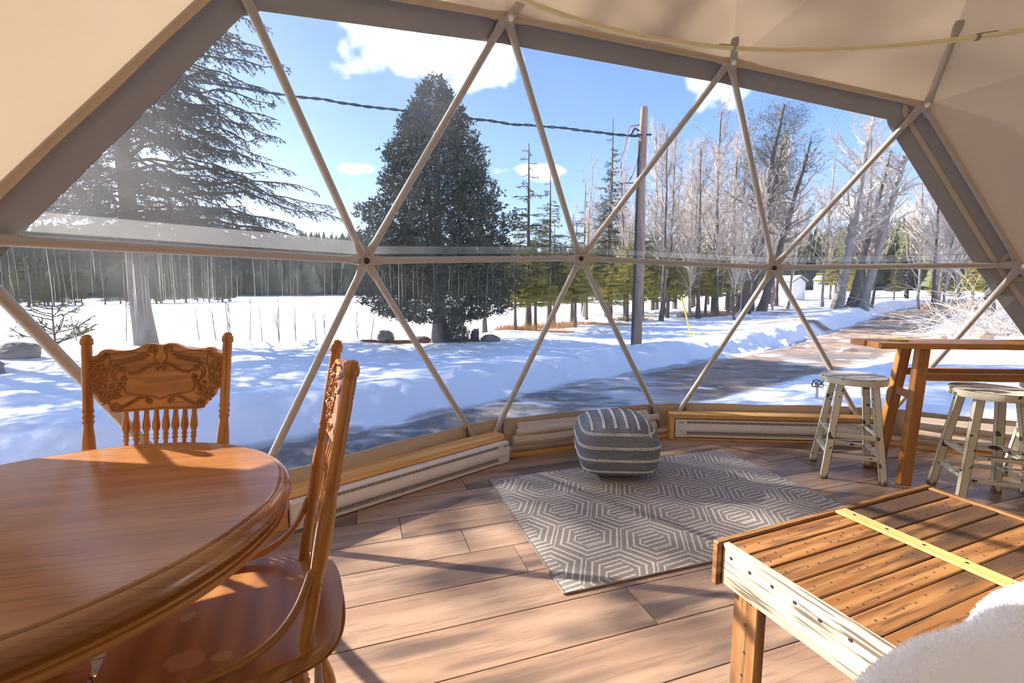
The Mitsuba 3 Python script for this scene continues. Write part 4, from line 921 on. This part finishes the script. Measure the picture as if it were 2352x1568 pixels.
def trunk(h, r0, r1, seed, lean=(0, 0), bend=.02, n=10, flare=1.35, sides=10):
    r = np.random.default_rng(seed); s = np.linspace(0, 1, n); p = np.stack([lean[0] * s + np.cumsum(r.normal(0, bend, n)) * .3, lean[1] * s + np.cumsum(r.normal(0, bend, n)) * .3, h * s - .08], 1); p[0, :2] = 0
    rad = r0 + (r1 - r0) * s; rad[0] *= flare
    return tube(p, rad, sides), p
def bare(h, r0, seed, lean=(0, 0), first=.35, spread=.8, n1=16, depth=3, up=.45, droopy=0.0, len1=.42, twig=.004, dense=1.0):
    """trunk mesh and the tapered limbs down to the twigs"""
    r = np.random.default_rng(seed); tm, tp = trunk(h, r0, r0 * .18, seed, lean, .03 * h * .25, 12)
    A, Bq, RA, RB = [], [], [], []
    s = r.uniform(first, .99, n1); base = np.stack([np.interp(s, np.linspace(0, 1, 12), tp[:, k]) for k in range(3)], 1)
    az = r.uniform(0, 2 * np.pi, n1) ; d = np.stack([np.cos(az) * spread, np.sin(az) * spread, np.full(n1, up) + .5 * s], 1); d /= np.linalg.norm(d, axis=1, keepdims=True)
    L = h * len1 * (1.15 - s) * r.uniform(.6, 1.15, n1) + .3; R0 = r0 * (1 - .8 * s) * .55
    for lev in range(depth):
        nseg = (6, 5, 4, 3)[lev]; n = len(base); p, dd, rad = base.copy(), d.copy(), R0.copy(); nb, nd, nl, nr = [], [], [], []
        for k in range(nseg):
            dd = dd + r.normal(0, .16, dd.shape) + [0, 0, .06 - droopy * lev * .12]; dd /= np.linalg.norm(dd, axis=1, keepdims=True)
            q = p + dd * (L / nseg)[:, None]; r2 = np.maximum(R0 * (1 - (k + 1) / nseg * .85), twig * .5)
            A.append(p); Bq.append(q); RA.append(rad); RB.append(r2)
            if lev < depth - 1:
                for c in range((2, 3, 2)[lev]):
                    ok = r.random(n) < dense; t = r.random(n); sd = r.normal(0, 1, dd.shape); sd -= dd * (sd * dd).sum(1, keepdims=True); sd /= np.linalg.norm(sd, axis=1, keepdims=True)
                    nb.append((p + (q - p) * t[:, None])[ok]); nd.append((dd * .65 + sd * .75 + [0, 0, .12 - droopy * .3])[ok]); nl.append((L * (1 - k / nseg * .7) * r.uniform(.22, .5, n))[ok]); nr.append(np.maximum(r2 * .6, twig)[ok])
            p, rad = q, r2
        if lev < depth - 1:
            base, d, L, R0 = np.vstack(nb), np.vstack(nd), np.concatenate(nl), np.concatenate(nr); d /= np.linalg.norm(d, axis=1, keepdims=True)
    return tm, sticks(np.vstack(A), np.vstack(Bq), np.concatenate(RA), np.concatenate(RB), 3)
protos = {}
def plant_tree(name, label, cat_, parts, x, y, a=0.0, s=1.0, group=None, z=None):
    k = thing(name, label, cat_, group); M = mat4((x, y, gzs(x, y) - .03 if z is None else z), a, s)
    if id(parts) in protos:                                     # a kind that was put up for many: instances of one group of parts
        scene[k] = {'type': 'instance', 'to_world': T(M), 'of': {'type': 'ref', 'id': protos[id(parts)]}}
    else:
        for nm, d, kd in parts: put(k, nm, d, None, to_world=M, kind=kd)
    return k
keep = []
def many(name, parts):
    scene[name] = {'type': 'shapegroup', **{nm: dict(d) for nm, d, _ in parts}}; protos[id(parts)] = name; keep.append(parts); return parts
# big spruce at the left of the view
def sym1(az, z): return np.where(np.cos(az) > -.2, 1.0, .75) * (1 + .25 * np.cos(az))
f_, w_ = spruce(13.5, 2.1, 3.9, 5, .085, 270, .36, .06, dens=1.9, sym=sym1, taper=.62, wid=.32, hang=-.60, tw=.62)
tm, _ = trunk(13.5, .235, .03, 5, (-.35, 0), .04, 14, 1.15)
plant_tree('spruce_tree', 'tall old spruce with a thick grey trunk and drooping dark branches, behind the carved chair', 'tree', [('trunk', shape(tm, 'bark_grey', True), None), ('branches', shape(w_, 'twig_dark'), None), ('foliage', shape(f_, 'needle_spruce'), None)], -9.22, 11.65)
# the broad cedar in the middle
CP = [(.55, .9), (.75, 1.75), (1.3, 2.0), (2.0, 2.0), (2.9, 1.78), (3.9, 1.42), (4.9, 1.05), (5.6, .72), (6.1, .40), (6.45, .10)]
f_, _ = cedar(6.5, CP, 21, 10500, .080); tm, _ = trunk(6.0, .17, .05, 8, (.05, 0), .02, 10, 1.5); tm2, _ = trunk(5.0, .12, .04, 9, (-.5, .1), .02, 10, 1.3)
lim = sticks(np.array([(0, 0, z) for z in np.linspace(.6, 5.4, 70)]), np.array([(0, 0, z) for z in np.linspace(.6, 5.4, 70)]) + np.stack([np.cos(np.arange(70) * 2.4), np.sin(np.arange(70) * 2.4), np.full(70, .12)], 1) * np.interp(np.linspace(.6, 5.4, 70), [c[0] for c in CP], [c[1] for c in CP])[:, None] * .85, .02, .006)
plant_tree('cedar_tree', 'broad dense cedar with a rounded point, standing in the middle beyond the driveway', 'tree', [('trunk', shape(tm, 'bark_grey', True), None), ('trunk', shape(move(tm2, (.14, .05, 0)), 'bark_grey', True), None), ('branches', shape(lim, 'twig_dark'), None), ('foliage', shape(f_, 'needle_cedar'), None)], -1.85, 11.85)
f_, _ = cedar(.9, [(.02, .30), (.3, .28), (.6, .18), (.9, .05)], 31, 520, .06); plant_tree('shrub', 'small dark shrub at the foot of the broad cedar', 'shrub', [('foliage', shape(f_, 'needle_cedar'), None)], -1.42, 11.75)
# conifers between the cedar and the pole
def conifer(kind, h, seed, mat, w=.20, base=.10, dens=1.0, tl=.09):
    f_, w_ = spruce(h, h * base, h * w, seed, tl, int(70 * dens + 20), .22, .0, dens=dens); tm, _ = trunk(h, .014 * h + .02, .012, seed, (0, 0), .015, 8)
    return [('trunk', shape(tm, 'bark_dark', True), None), ('branches', shape(w_, 'twig_dark'), None), ('foliage', shape(f_, mat), None)]
C_SP = many('kind_spruce', conifer('s', 10, 41, 'needle_spruce', .17, .10, 2.6, .10)); C_G = many('kind_gold', conifer('g', 6, 42, 'needle_gold', .24, .24, 2.0, .10)); C_N = many('kind_green', conifer('n', 6, 43, 'needle_green', .20, .18, 1.7, .085)); C_N2 = many('kind_slim', conifer('m', 8, 44, 'needle_green', .17, .25, 1.7, .10)); C_D = many('kind_dark', conifer('d', 7, 45, 'needle_spruce', .19, .15, 1.7, .095))
K = 'tree'
plant_tree('spruce_tree', 'tall pointed blue-green spruce rising beside the power pole', K, C_SP, 5.3, 25.5, .3, 1.02, z=-.2)
plant_tree('conifer_tree', 'slim dark conifer with a bare spiky top, first to the side of the broad cedar', K, C_N, .55, 15.6, .5, 1.02)
plant_tree('conifer_tree', 'dark conifer behind the second diagonal strut, twin of the slim one', K, C_N2, 1.35, 16.8, 1.5, .70)
plant_tree('conifer_tree', 'yellow-green young conifer with low boughs close to the broad cedar', K, C_G, .10, 14.5, .9, .50)
plant_tree('conifer_tree', 'yellow-green conifer behind the closest hub of the window frame', K, C_G, 1.55, 17.2, 2.2, .62)
plant_tree('conifer_tree', 'small golden conifer between the hub and the power pole', K, C_G, 3.2, 20.0, 3.0, .66)
for i, (x, y, s, c) in enumerate(((2.4, 18.6, .72, C_N), (4.4, 21.5, .85, C_N2), (6.6, 24.0, .75, C_N2), (5.9, 21.8, .72, C_G), (8.0, 26.5, .85, C_D), (3.6, 23.5, .95, C_D), (7.2, 22.0, .62, C_N), (9.6, 27.5, .95, C_N2), (11.3, 29.0, .9, C_D), (9.4, 22.6, .62, C_G), (13.0, 31.0, .8, C_N), (12.2, 26.5, .68, C_N))):
    plant_tree('conifer_tree', 'green conifer in the thicket on either side of the power pole', K, c, x, y, i * 1.3, s, 'conifers in the thicket by the pole')
for i, (x, y, s) in enumerate(((.75, 14.9, .55), (2.2, 16.2, .60), (4.6, 18.6, .66), (6.9, 20.6, .62), (8.6, 21.6, .68), (10.4, 22.4, .72), (3.8, 17.8, .5), (11.8, 25.2, .8), (5.6, 19.9, .55))):
    plant_tree('conifer_tree', 'yellow-green conifer low among the trunks behind the snowy bank', K, C_G, x, y, i * 1.7, s, 'yellow-green conifers among the trunks')
# bare trees
B1, B2, B3 = bare(9, .11, 61, (.3, 0), .30, .7, 34, 3, .5, twig=.008, dense=.5), bare(8, .08, 62, (-.2, .1), .22, .55, 38, 3, .7, twig=.008, dense=.5), bare(7, .06, 63, (.2, 0), .18, .6, 36, 3, .8, twig=.008, dense=.5)
def bp3(b, mt='bark_dark', tw='twig_grey'): return [('trunk', shape(b[0], mt, True), None), ('branches', shape(b[1], tw), None)]
BT = [many('kind_bare_a', bp3(B1)), many('kind_bare_b', bp3(B2, 'bark_dark', 'twig_pale')), many('kind_bare_c', bp3(B3, 'bark_pale', 'twig_pale'))]
plant_tree('bare_tree', 'small leafless tree showing against the sky before the pointed spruce', K, BT[2], 3.35, 22.0, .2, 1.0)
plant_tree('bare_tree', 'crooked leafless tree standing alone behind the yellow stake', K, BT[0], 7.9, 19.7, 2.0, .78)
plant_tree('bare_tree', 'dark leafless tree with a forked foot right beside the power pole', K, BT[0], 6.1, 19.0, 4.0, .82)
for i, (x, y, s, c) in enumerate(((5.0, 20.5, .85, 1), (7.0, 21.0, 1.0, 1), (8.6, 22.4, 1.05, 2), (9.2, 20.8, .95, 1), (10.2, 23.5, 1.1, 0), (8.0, 24.5, 1.15, 2), (11.6, 24.5, 1.15, 1), (12.6, 27.5, 1.25, 2), (6.4, 26.0, 1.0, 2), (10.8, 28.0, 1.25, 1), (14.2, 29.5, 1.2, 0), (13.2, 23.6, 1.0, 2), (7.6, 19.8, .62, 2), (9.0, 18.8, .55, 1), (9.9, 20.2, .7, 2), (10.8, 21.2, .8, 1), (5.6, 22.6, .9, 2), (8.4, 27.0, 1.3, 1), (11.9, 30.5, 1.4, 2), (15.6, 27.5, 1.2, 1), (14.8, 25.0, 1.05, 2), (16.5, 30.0, 1.3, 1), (13.9, 33.0, 1.4, 2), (18.0, 32.0, 1.3, 1))):
    plant_tree('bare_tree', 'slender leafless tree in the thicket beyond the yellow stake', K, BT[c], x, y, i * 1.9, s, 'leafless trees in the thicket')
# two clumps of old leaning trees
big1, big2 = bare(10.5, .27, 71, (1.6, 0), .38, .9, 22, 3, .35, .1, .40, .010, .62), bare(9.5, .22, 72, (1.9, .3), .40, .8, 18, 3, .4, .1, .38, .010, .62)
big3 = bare(9.0, .22, 73, (2.0, -.2), .40, .9, 20, 3, .35, .1, .42, .010, .62); big4 = bare(10, .24, 74, (1.1, .1), .32, 1.0, 26, 3, .3, .15, .46, .010, .62)
def pine_top(seed, h, lean): 
    r = np.random.default_rng(seed); n = 260; s = r.uniform(.55, 1.0, n); p = np.stack([lean * s, 0 * s, h * s], 1) + r.normal(0, 1, (n, 3)) * [.8, .8, .35]; c = np.repeat(p, 55, 0); return leafs(c + r.normal(0, .22, c.shape), r.normal(0, 1, c.shape) + [0, 0, .4], .12, .018, r)
plant_tree('old_tree', 'old leaning tree with a dark needled top, first of the close clump before the shed', K, bp3(big1) + [('foliage', shape(pine_top(5, 10.3, 1.6), 'needle_spruce'), None)], 11.1, 22.6, 0, .92)
plant_tree('old_tree', 'middle trunk of the clump before the shed, thinner and leaning', K, bp3(big2), 11.65, 22.9, .2, .86)
plant_tree('old_tree', 'third leaning trunk of the clump before the shed, nearest to it', K, bp3(big3), 12.1, 22.6, -.1, .88)
plant_tree('old_tree', 'thick pale trunk of the clump beyond the shed, farthest from the driveway bend', K, bp3(big4, 'bark_pale', 'twig_pale'), 15.3, 21.9, 0, .98)
plant_tree('old_tree', 'darker middle trunk of the wide bare clump beyond the shed', K, bp3(big3, 'bark_dark', 'twig_pale'), 15.85, 21.8, .3, .80)
plant_tree('old_tree', 'strongly leaning pale trunk of the wide bare clump by the driveway', K, bp3(big2, 'bark_pale', 'twig_pale'), 16.3, 21.7, -.2, .98)
plant_tree('bare_tree', 'pale slim trunk standing among the green bushes past the driveway bend', K, bp3(big4, 'bark_pale', 'twig_pale'), 22.4, 24.6, 1.0, .62)
for i, (x, y, s, c) in enumerate(((19.5, 21.5, 1.0, 1), (21.5, 22.5, 1.1, 2), (18.2, 24.5, 1.0, 1), (24.5, 24.0, 1.2, 1), (23.0, 21.0, .95, 2), (26.0, 25.5, 1.1, 1), (20.0, 26.5, 1.1, 2), (17.6, 22.8, .8, 1), (24.8, 21.6, .9, 2), (18.8, 20.4, .9, 2), (20.8, 20.2, .95, 1), (22.0, 24.0, 1.2, 2), (25.5, 23.2, 1.1, 1), (27.5, 24.5, 1.2, 2), (17.0, 25.5, 1.2, 2), (21.2, 27.8, 1.3, 1), (24.0, 27.5, 1.3, 2))):
    plant_tree('bare_tree', 'tangled pale leafless tree beside the right end of the driveway', K, BT[c], x, y, i * 2.1, s, 'leafless trees at the end of the driveway')
for i, (x, y, s, c) in enumerate(((23, 42, 1.15, C_N2), (27, 45, 1.25, C_D), (30.5, 44, 1.1, C_N), (34, 46, 1.2, C_D), (38, 45, 1.2, C_N2), (41, 43, 1.3, C_D), (45, 44, 1.2, C_N2), (24, 33, .45, C_G), (27, 33, .55, C_N), (28.2, 31, .5, C_G), (30, 31.5, .6, C_N), (32.5, 33, .7, C_G), (34.5, 33.5, .7, C_N), (36, 31.5, .75, C_D), (20.5, 46, 1.3, C_D), (17.5, 44, 1.3, C_N2), (14.5, 40, 1.2, C_D), (25.2, 37, .8, C_G), (36.5, 37, 1.0, C_D), (40, 38, 1.1, C_G), (33, 39, .9, C_D), (29.5, 40.5, 1.0, C_N2))):
    plant_tree('conifer_tree', 'distant green conifer beyond the shed and the driveway bend', K, c, x, y, i * .9, s, 'distant conifers past the shed')
f_, w_ = spruce(11, 2.6, 2.6, 46, .12, 150, .22, .0, dens=1.6, taper=.55); tm, _ = trunk(11, .17, .02, 46)
SH = [('trunk', shape(tm, 'bark_dark', True), None), ('branches', shape(w_, 'twig_dark'), None), ('foliage', shape(f_, 'needle_spruce'), None)]
plant_tree('conifer_tree', 'dense conifer standing outside the view to the side of the dome', K, SH, -9.6, 7.75, .4, 1.0)
plant_tree('conifer_tree', 'second dense conifer outside the view, farther to the side of the dome', K, SH, -13.2, 10.0, 2.4, 1.12)
# woods across the ice at the left: a nearer point of land and the far shore
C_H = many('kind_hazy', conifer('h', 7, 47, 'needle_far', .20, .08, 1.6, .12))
r5 = np.random.default_rng(15)
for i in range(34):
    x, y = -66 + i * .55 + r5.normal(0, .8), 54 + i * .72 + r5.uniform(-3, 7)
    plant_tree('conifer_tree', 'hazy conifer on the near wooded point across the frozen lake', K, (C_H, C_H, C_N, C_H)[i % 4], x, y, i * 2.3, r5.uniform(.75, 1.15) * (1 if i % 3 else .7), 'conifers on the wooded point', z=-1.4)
def far_trees(n, seed):
    r = np.random.default_rng(seed); a_ = np.radians(r.uniform(-52, 56, n)); d = r.uniform(146, 300, n) ; x, y = d * np.sin(a_), d * np.cos(a_); z = ground(x, y, False); h = r.uniform(8.0, 14.0, n); w = h * r.uniform(.16, .26, n)
    V, F, k = [], [], 0; th = np.arange(7) / 7 * 2 * np.pi
    for lev in range(3):
        lo, hi, ww = (.08, .62, 1.0), (.35, .85, .72), (.6, 1.02, .42)
        q = (lo, hi, ww)[lev]; ring = np.stack([np.cos(th)[None] * (w * q[2])[:, None], np.sin(th)[None] * (w * q[2])[:, None], np.broadcast_to((h * q[0])[:, None], (n, 7))], -1) * (1 + r.normal(0, .22, (n, 7, 1)))
        tip = np.stack([0 * h, 0 * h, h * q[1]], -1)[:, None]; v = np.concatenate([ring, tip], 1) + np.stack([x, y, z], 1)[:, None]
        i = np.arange(7); f = np.stack([i, (i + 1) % 7, np.full(7, 7)], 1); F.append((f[None] + (np.arange(n) * 8)[:, None, None] + k).reshape(-1, 3)); V.append(v.reshape(-1, 3)); k += 8 * n
    return np.vstack(V), np.vstack(F), None
one('far_forest', far_trees(3600, 77), 'needle_far', 'blue-green wooded hills on the far shore of the lake', 'forest', kind='stuff')

ORD = 'first second third fourth fifth sixth seventh eighth ninth tenth eleventh twelfth thirteenth fourteenth fifteenth sixteenth seventeenth eighteenth nineteenth twentieth twenty-first twenty-second twenty-third twenty-fourth twenty-fifth'.split()
def count_off(group, text):
    """look-alikes told apart by counting them along the view"""
    ks = [k for k, l in labels.items() if l.get('group') == group]
    def where(k):
        d = next(scene[q] for q in scene if q == k or q.startswith(k + '__')); m = np.array(d['to_world'].matrix); return m[0, 3] / m[1, 3]
    for o, k in zip(ORD, sorted(ks, key=where)): labels[k]['label'] = text.format(o)
# ------------------------------------------------------------------ pole, cable, stake, shed, stones and growth
pk_ = thing('power_pole', 'weathered wooden power pole standing at the edge of the snowy bank', 'pole'); px, py = 2.85, 10.55; pz = gzs(px, py)
put(pk_, 'shaft', tube([(px, py, pz - .2), (px + .01, py, pz + 2), (px - .01, py, 3.2), (px, py, 4.66), (px + .008, py, 5.0)], [.115, .11, .10, .085, .075], 12), 'pole_wood', True)
put(pk_, 'conduit', tube([(px - .125, py - .05, pz - .1), (px - .12, py - .05, 1.2), (px - .105, py - .04, 4.3)], .022, 8), 'cable_black', True, label='dark conduit strapped to the shaft')
put(pk_, 'bracket', cat([tube([(px - .16, py - .06, 4.42), (px + .16, py - .06, 4.42)], .02, 6), tube([(px - .1, py - .05, 4.5), (px - .2, py - .07, 4.55), (px - .28, py - .08, 4.42)], .02, 6)]), 'cable_black', True)
for j, (q, m) in enumerate((([(-.1, 4.62), (-.28, 4.6), (-.38, 4.35), (-.42, 4.1), (-.5, 3.9)], 'cable_rust'), ([(-.1, 4.6), (-.24, 4.55), (-.30, 4.3), (-.42, 3.8), (-.52, 3.55), (-.44, 3.4), (-.3, 3.48), (-.34, 3.62), (-.46, 3.5), (-.36, 3.35), (-.1, 3.5)], 'cord_white'), ([(-.1, 4.4), (-.13, 4.0), (-.3, 3.46), (-.5, 3.4), (-.2, 3.4)], 'cable_black'))):
    q = np.array(q); t = np.linspace(0, 1, 40); kk_ = np.linspace(0, 1, len(q)); put(pk_, 'hanging_wire', tube(np.stack([px + PchipInterpolator(kk_, q[:, 0])(t), py - .08 + .04 * np.sin(t * 9 + j), PchipInterpolator(kk_, q[:, 1])(t)], 1), .011, 5), m, True)
t = np.linspace(0, 1, 160); c0, c1 = np.array([px - .1, py - .05, 4.40]), np.array([-9.2, 9.2, 5.52]); c = c0 + (c1 - c0) * t[:, None]; c[:, 2] -= .42 * 4 * t * (1 - t) * .35; w_ = meshkit.fbm(np.stack([t * 22, 0 * t, 0 * t], 1), 3, 4) - .5; c[:, 2] += .05 * w_
ck = thing('power_cable', 'twisted black power cable crossing the sky from the pole', 'cable')
for j in range(2): put(ck, 'strand', tube(c + np.stack([0 * t, .016 * np.cos(t * 150 + j * 3.14), .016 * np.sin(t * 150 + j * 3.14)], 1), .014, 6), 'cable_black', True)
sk = thing('marker_stake', 'bright yellow marker stake leaning in the snow', 'stake'); sx, sy = 4.92, 12.6; sz = gzs(sx, sy); put(sk, 'rod', tube([(sx, sy, sz - .1), (sx - .30, sy + .05, sz + 1.0)], .022, 8), 'stake_yellow', True); put(sk, 'tip', tube([(sx - .30, sy + .05, sz + 1.0), (sx - .325, sy + .05, sz + 1.08)], [.030, .026], 8), 'stake_yellow', True)
def shed(label, x, y, z, w, d, h, a, roof):
    k = thing('shed', label, 'shed'); M = rotz(a); at = lambda m, t: move(move(m, t), (x, y, z), M)
    g = Polygon([(-d / 2, 0), (d / 2, 0), (d / 2, h), (0, h + d * .22), (-d / 2, h)]); m = prism(g, w); v = np.column_stack([m[0][:, 2] - w / 2, m[0][:, 0], m[0][:, 1]]); put(k, 'walls', (v @ M.T + [x, y, z], m[1][:, ::-1]), 'shed_white')
    for sd in (-1, 1):
        a_ = math.atan2(d * .22, d / 2); L = math.hypot(d / 2, d * .22) + .14; c_ = np.array([0, sd * (d / 4 + .05), h + d * .11 - .01]); R = np.array([[1, 0, 0], [0, math.cos(-sd * a_), -math.sin(-sd * a_)], [0, math.sin(-sd * a_), math.cos(-sd * a_)]])
        put(k, 'roof', at(move(block(w + .3, L, .05, .01), (0, 0, .03), R), c_), 'roof_dark'); put(k, 'roof_snow', at(move(block(w + .26, L - .04, .07, .02), (0, 0, .09), R), c_), 'roof_snow')
    put(k, 'door', at(block(.03, .85, h * .82, .005), (w / 2 + .012, 0, h * .43)), 'roof_snow', label='plank door'); 
    for yy in (-.43, 0, .43): put(k, 'door_trim', at(block(.035, .03, h * .84, .004), (w / 2 + .022, yy, h * .43)), 'shed_white')
    return k
shed('small white garden shed with a snowy gable roof across the yard', 20.75, 35.5, gzs(20.75, 35.5) - .1, 2.0, 1.7, 1.45, math.radians(-62), True)
shed('tiny far white hut half hidden by the leaning pale trunks', 39.0, 58.0, gzs(39, 58) - .1, 2.2, 2.2, 1.9, math.radians(-50), True)
def rock(seed, sx, sy, sz):
    m = trimesh.creation.icosphere(3); v = m.vertices * (1 + .55 * (meshkit.fbm(m.vertices * 1.6 + seed * 7, 4, seed) - .5))[:, None] * [sx, sy, sz]; return v, m.faces, None
for i, (nm, lb, x, y, s, mt) in enumerate((('boulder', 'grey pointed boulder poking out of the snow beside the fallen leaves', -3.55, 13.0, (.24, .2, .22), 'stone'), ('boulder', 'flat grey rock half buried beneath the cedar', -2.45, 12.35, (.28, .2, .12), 'stone'), ('boulder', 'dark low rock on the snow just past the cedar shrub', -.55, 11.9, (.24, .16, .14), 'stone'), ('boulder', 'snow-dusted boulder at the far left beyond the little pine', -9.9, 9.2, (.42, .3, .24), 'stone'), ('boulder', 'pale orange boulder by the brush pile behind the bar table', 11.3, 12.2, (.2, .16, .13), 'sandstone'), ('boulder', 'second pale orange boulder, closer to the brush pile', 12.2, 12.0, (.24, .18, .15), 'sandstone'), ('boulder', 'pale grey rock in the snow at the lower left edge', -8.9, 7.6, (.4, .3, .2), 'stone'))):
    one(nm, move(rock(i + 2, *s), (x, y, gzs(x, y) + s[2] * .25)), mt, lb, 'rock', smooth=True)
tk = thing('tree_stump', 'dark broken stump on the snow between the cedar and the dry grass', 'stump'); x, y = -.98, 12.0; put(tk, 'wood', move(tube([(0, 0, -.1), (.01, 0, .1), (.02, .01, .22), (.05, 0, .30)], [.14, .11, .10, .05], 9), (x, y, gzs(x, y))), 'bark_dark', True); put(tk, 'splinter', move(tube([(.05, 0, .05), (.09, 0, .20), (.10, 0, .34)], [.06, .045, .01], 6), (x, y, gzs(x, y))), 'bark_dark', True)
def snag(x, y): 
    k = thing('snag', 'short dead snag standing by the lake edge', 'tree stump'); put(k, 'wood', move(tube([(0, 0, -.1), (.0, 0, .35), (.01, 0, .85), (.0, 0, 1.02)], [.10, .07, .05, .02], 8), (x, y, gzs(x, y))), 'bark_dark', True)
snag(-.85, 14.4)
def scatter(cx, cy, a, b, n, r, l, w, up): 
    q = np.sqrt(r.random(n)); t_ = r.uniform(0, 6.283, n); x, y = cx + a * q * np.cos(t_), cy + b * q * np.sin(t_); z = ground(x, y); d = r.normal(0, 1, (n, 3)) * [1, 1, .3 if up == 0 else .35] + [0, 0, up]; return leafs(np.stack([x, y, z + (.01 if up == 0 else -.02)], 1), d, l * r.uniform(.5, 1.3, n), w, r)
r6 = np.random.default_rng(19)
one('leaf_litter', cat([scatter(-2.7, 12.3, 1.3, .4, 2600, r6, .07, .05, .0), scatter(-1.8, 12.05, .9, .3, 1400, r6, .07, .05, .0)]), 'dry_leaf', 'brown fallen leaves on the snow under the cedar', 'leaves', kind='stuff')
one('dry_grass', cat([scatter(.15, 14.8, .75, .4, 900, r6, .34, .012, 1.0), scatter(1.35, 16.4, .9, .5, 900, r6, .40, .012, 1.0), scatter(2.7, 17.6, 1.3, .4, 700, r6, .26, .012, .8), scatter(26.0, 27.0, 2.2, .9, 1500, r6, .6, .03, .9), scatter(8.9, 21.2, 1.4, .6, 900, r6, .4, .015, 1.0), scatter(5.0, 19.5, .9, .4, 500, r6, .4, .015, 1.0)]), 'straw', 'tufts of orange dry grass among the trees', 'grass', kind='stuff')
# brush, saplings, little pine
def brush(n, L, seed, spread=1.0):
    r = np.random.default_rng(seed); A, Bq, RA, RB = [], [], [], []
    for i in range(n):
        p = r.normal(0, 1, 3) * [spread, spread * .5, .12] + [0, 0, .12]; d = unit(r.normal(0, 1, 3) * [1, .7, .45] + [0, 0, .25]); l = L * r.uniform(.4, 1.2); q = p
        for k in range(5):
            d = unit(d + r.normal(0, .22, 3)); e = q + d * l / 5; A.append(q); Bq.append(e); RA.append(.014 * (1 - k / 6)); RB.append(.014 * (1 - (k + 1) / 6))
            if k > 0:
                for _ in range(2): dd = unit(d + r.normal(0, .7, 3)); A.append(e); Bq.append(e + dd * l * .22); RA.append(.005); RB.append(.002)
            q = e
    return sticks(np.array(A), np.array(Bq), np.array(RA), np.array(RB), 3)
for lb, x, y, n, L, sp, m in (('tangled pile of cut brush on the snow behind the bar table', 13.0, 12.4, 120, 1.5, .75, 'twig_pale'), ('fallen bare boughs reaching over the snow at the driveway bend', 15.2, 14.6, 90, 2.6, 1.0, 'twig_pale')):
    k = thing('brush_pile', lb, 'brush'); put(k, 'boughs', move(brush(n, L, int(x * 10), sp), (x, y, gzs(x, y))), m, kind='stuff')
k = thing('fallen_branch', 'long fallen limb slanting across the snow to the brush pile', 'branch'); put(k, 'limb', tube(np.array([(11.6, 13.9, gzs(11.6, 13.9) + .05), (12.1, 13.3, gzs(12.1, 13.3) + .10), (12.6, 12.7, gzs(12.6, 12.7) + .06), (13.1, 12.2, gzs(13.1, 12.2) + .05)]), [.02, .035, .045, .05], 7), 'bark_pale', True); put(k, 'limb', tube(np.array([(13.3, 14.6, gzs(13.3, 14.6) + 1.0), (13.7, 13.6, gzs(13.7, 13.6) + .55), (14.0, 12.8, gzs(14, 12.8) + .15)]), [.03, .06, .08], 7), 'bark_pale', True)
for i, (x, y, h) in enumerate(((-10.2, 12.2, 1.5), (-9.9, 12.1, 1.3), (-9.75, 12.3, 1.7), (-8.4, 12.4, 1.0), (-8.0, 12.5, 1.1), (-7.6, 12.4, 1.3), (-7.45, 12.2, 1.0), (-7.1, 12.5, 1.25), (-6.7, 12.4, .9), (-6.35, 12.6, 1.7), (-6.2, 12.3, .9), (-5.9, 12.6, 1.2), (-5.3, 12.5, 1.1), (-5.1, 12.7, .8), (-4.3, 12.9, .75), (-3.95, 12.9, .8), (-11.3, 12.0, 1.0))):
    b_ = bare(h, .011, 200 + i, (r6.normal(0, .08), 0), .2, .5, 9, 2, .9, 0, .3, .003); k = thing('sapling', 'thin leafless sapling at the edge of the lake behind the carved chair', 'sapling', 'saplings along the lake edge'); M = mat4((x, y, gzs(x, y) - .03), i); put(k, 'stem', shape(b_[0], 'twig_dark', True), None, to_world=M); put(k, 'twigs', shape(b_[1], 'twig_dark'), None, to_world=M)
f_, w_ = spruce(1.55, .25, .62, 88, .085, 26, -.25, .35, dens=1.6); tm, _ = trunk(1.5, .02, .006, 88, (.05, 0), .02, 8); plant_tree('pine_sapling', 'little pine with long tufted needles at the far left, beyond the diagonal strut', 'sapling', [('stem', shape(tm, 'twig_dark', True), None), ('branches', shape(w_, 'twig_dark'), None), ('foliage', shape(f_, 'needle_green'), None)], -9.3, 9.4, 0, 1.05)
k = thing('ground_stake', 'small grey stake with tangled wire in the snow outside the long heater', 'stake'); x, y = 4.05, 6.05; z = gzs(x, y); put(k, 'post', tube([(x, y, z - .1), (x, y, z + .22)], .016, 6), 'steel', True); q = np.linspace(0, 1, 60); put(k, 'wire', tube(np.stack([x + .05 * np.cos(q * 40) * (q < .6) + (q > .6) * (q - .6) * 1.0, y + .05 * np.sin(q * 33) * (q < .6), z + .2 + .05 * np.sin(q * 51) * (q < .6) - (q > .6) * (q - .6) * .18], 1), .006, 4), 'black', True)

count_off('conifers in the thicket by the pole', '{} green thicket conifer, counted from the broad cedar toward the white shed')
count_off('yellow-green conifers among the trunks', '{} low yellow-green conifer behind the bank, counted from the broad cedar')
count_off('leafless trees in the thicket', '{} slender leafless thicket tree, counted from the power pole toward the shed')
count_off('leafless trees at the end of the driveway', '{} pale leafless tree at the driveway bend, counted from the shed outward')
count_off('distant conifers past the shed', '{} distant green conifer beyond the driveway, counted from the shed outward')
count_off('saplings along the lake edge', '{} thin leafless sapling by the lake, counted from the big spruce side toward the cedar')
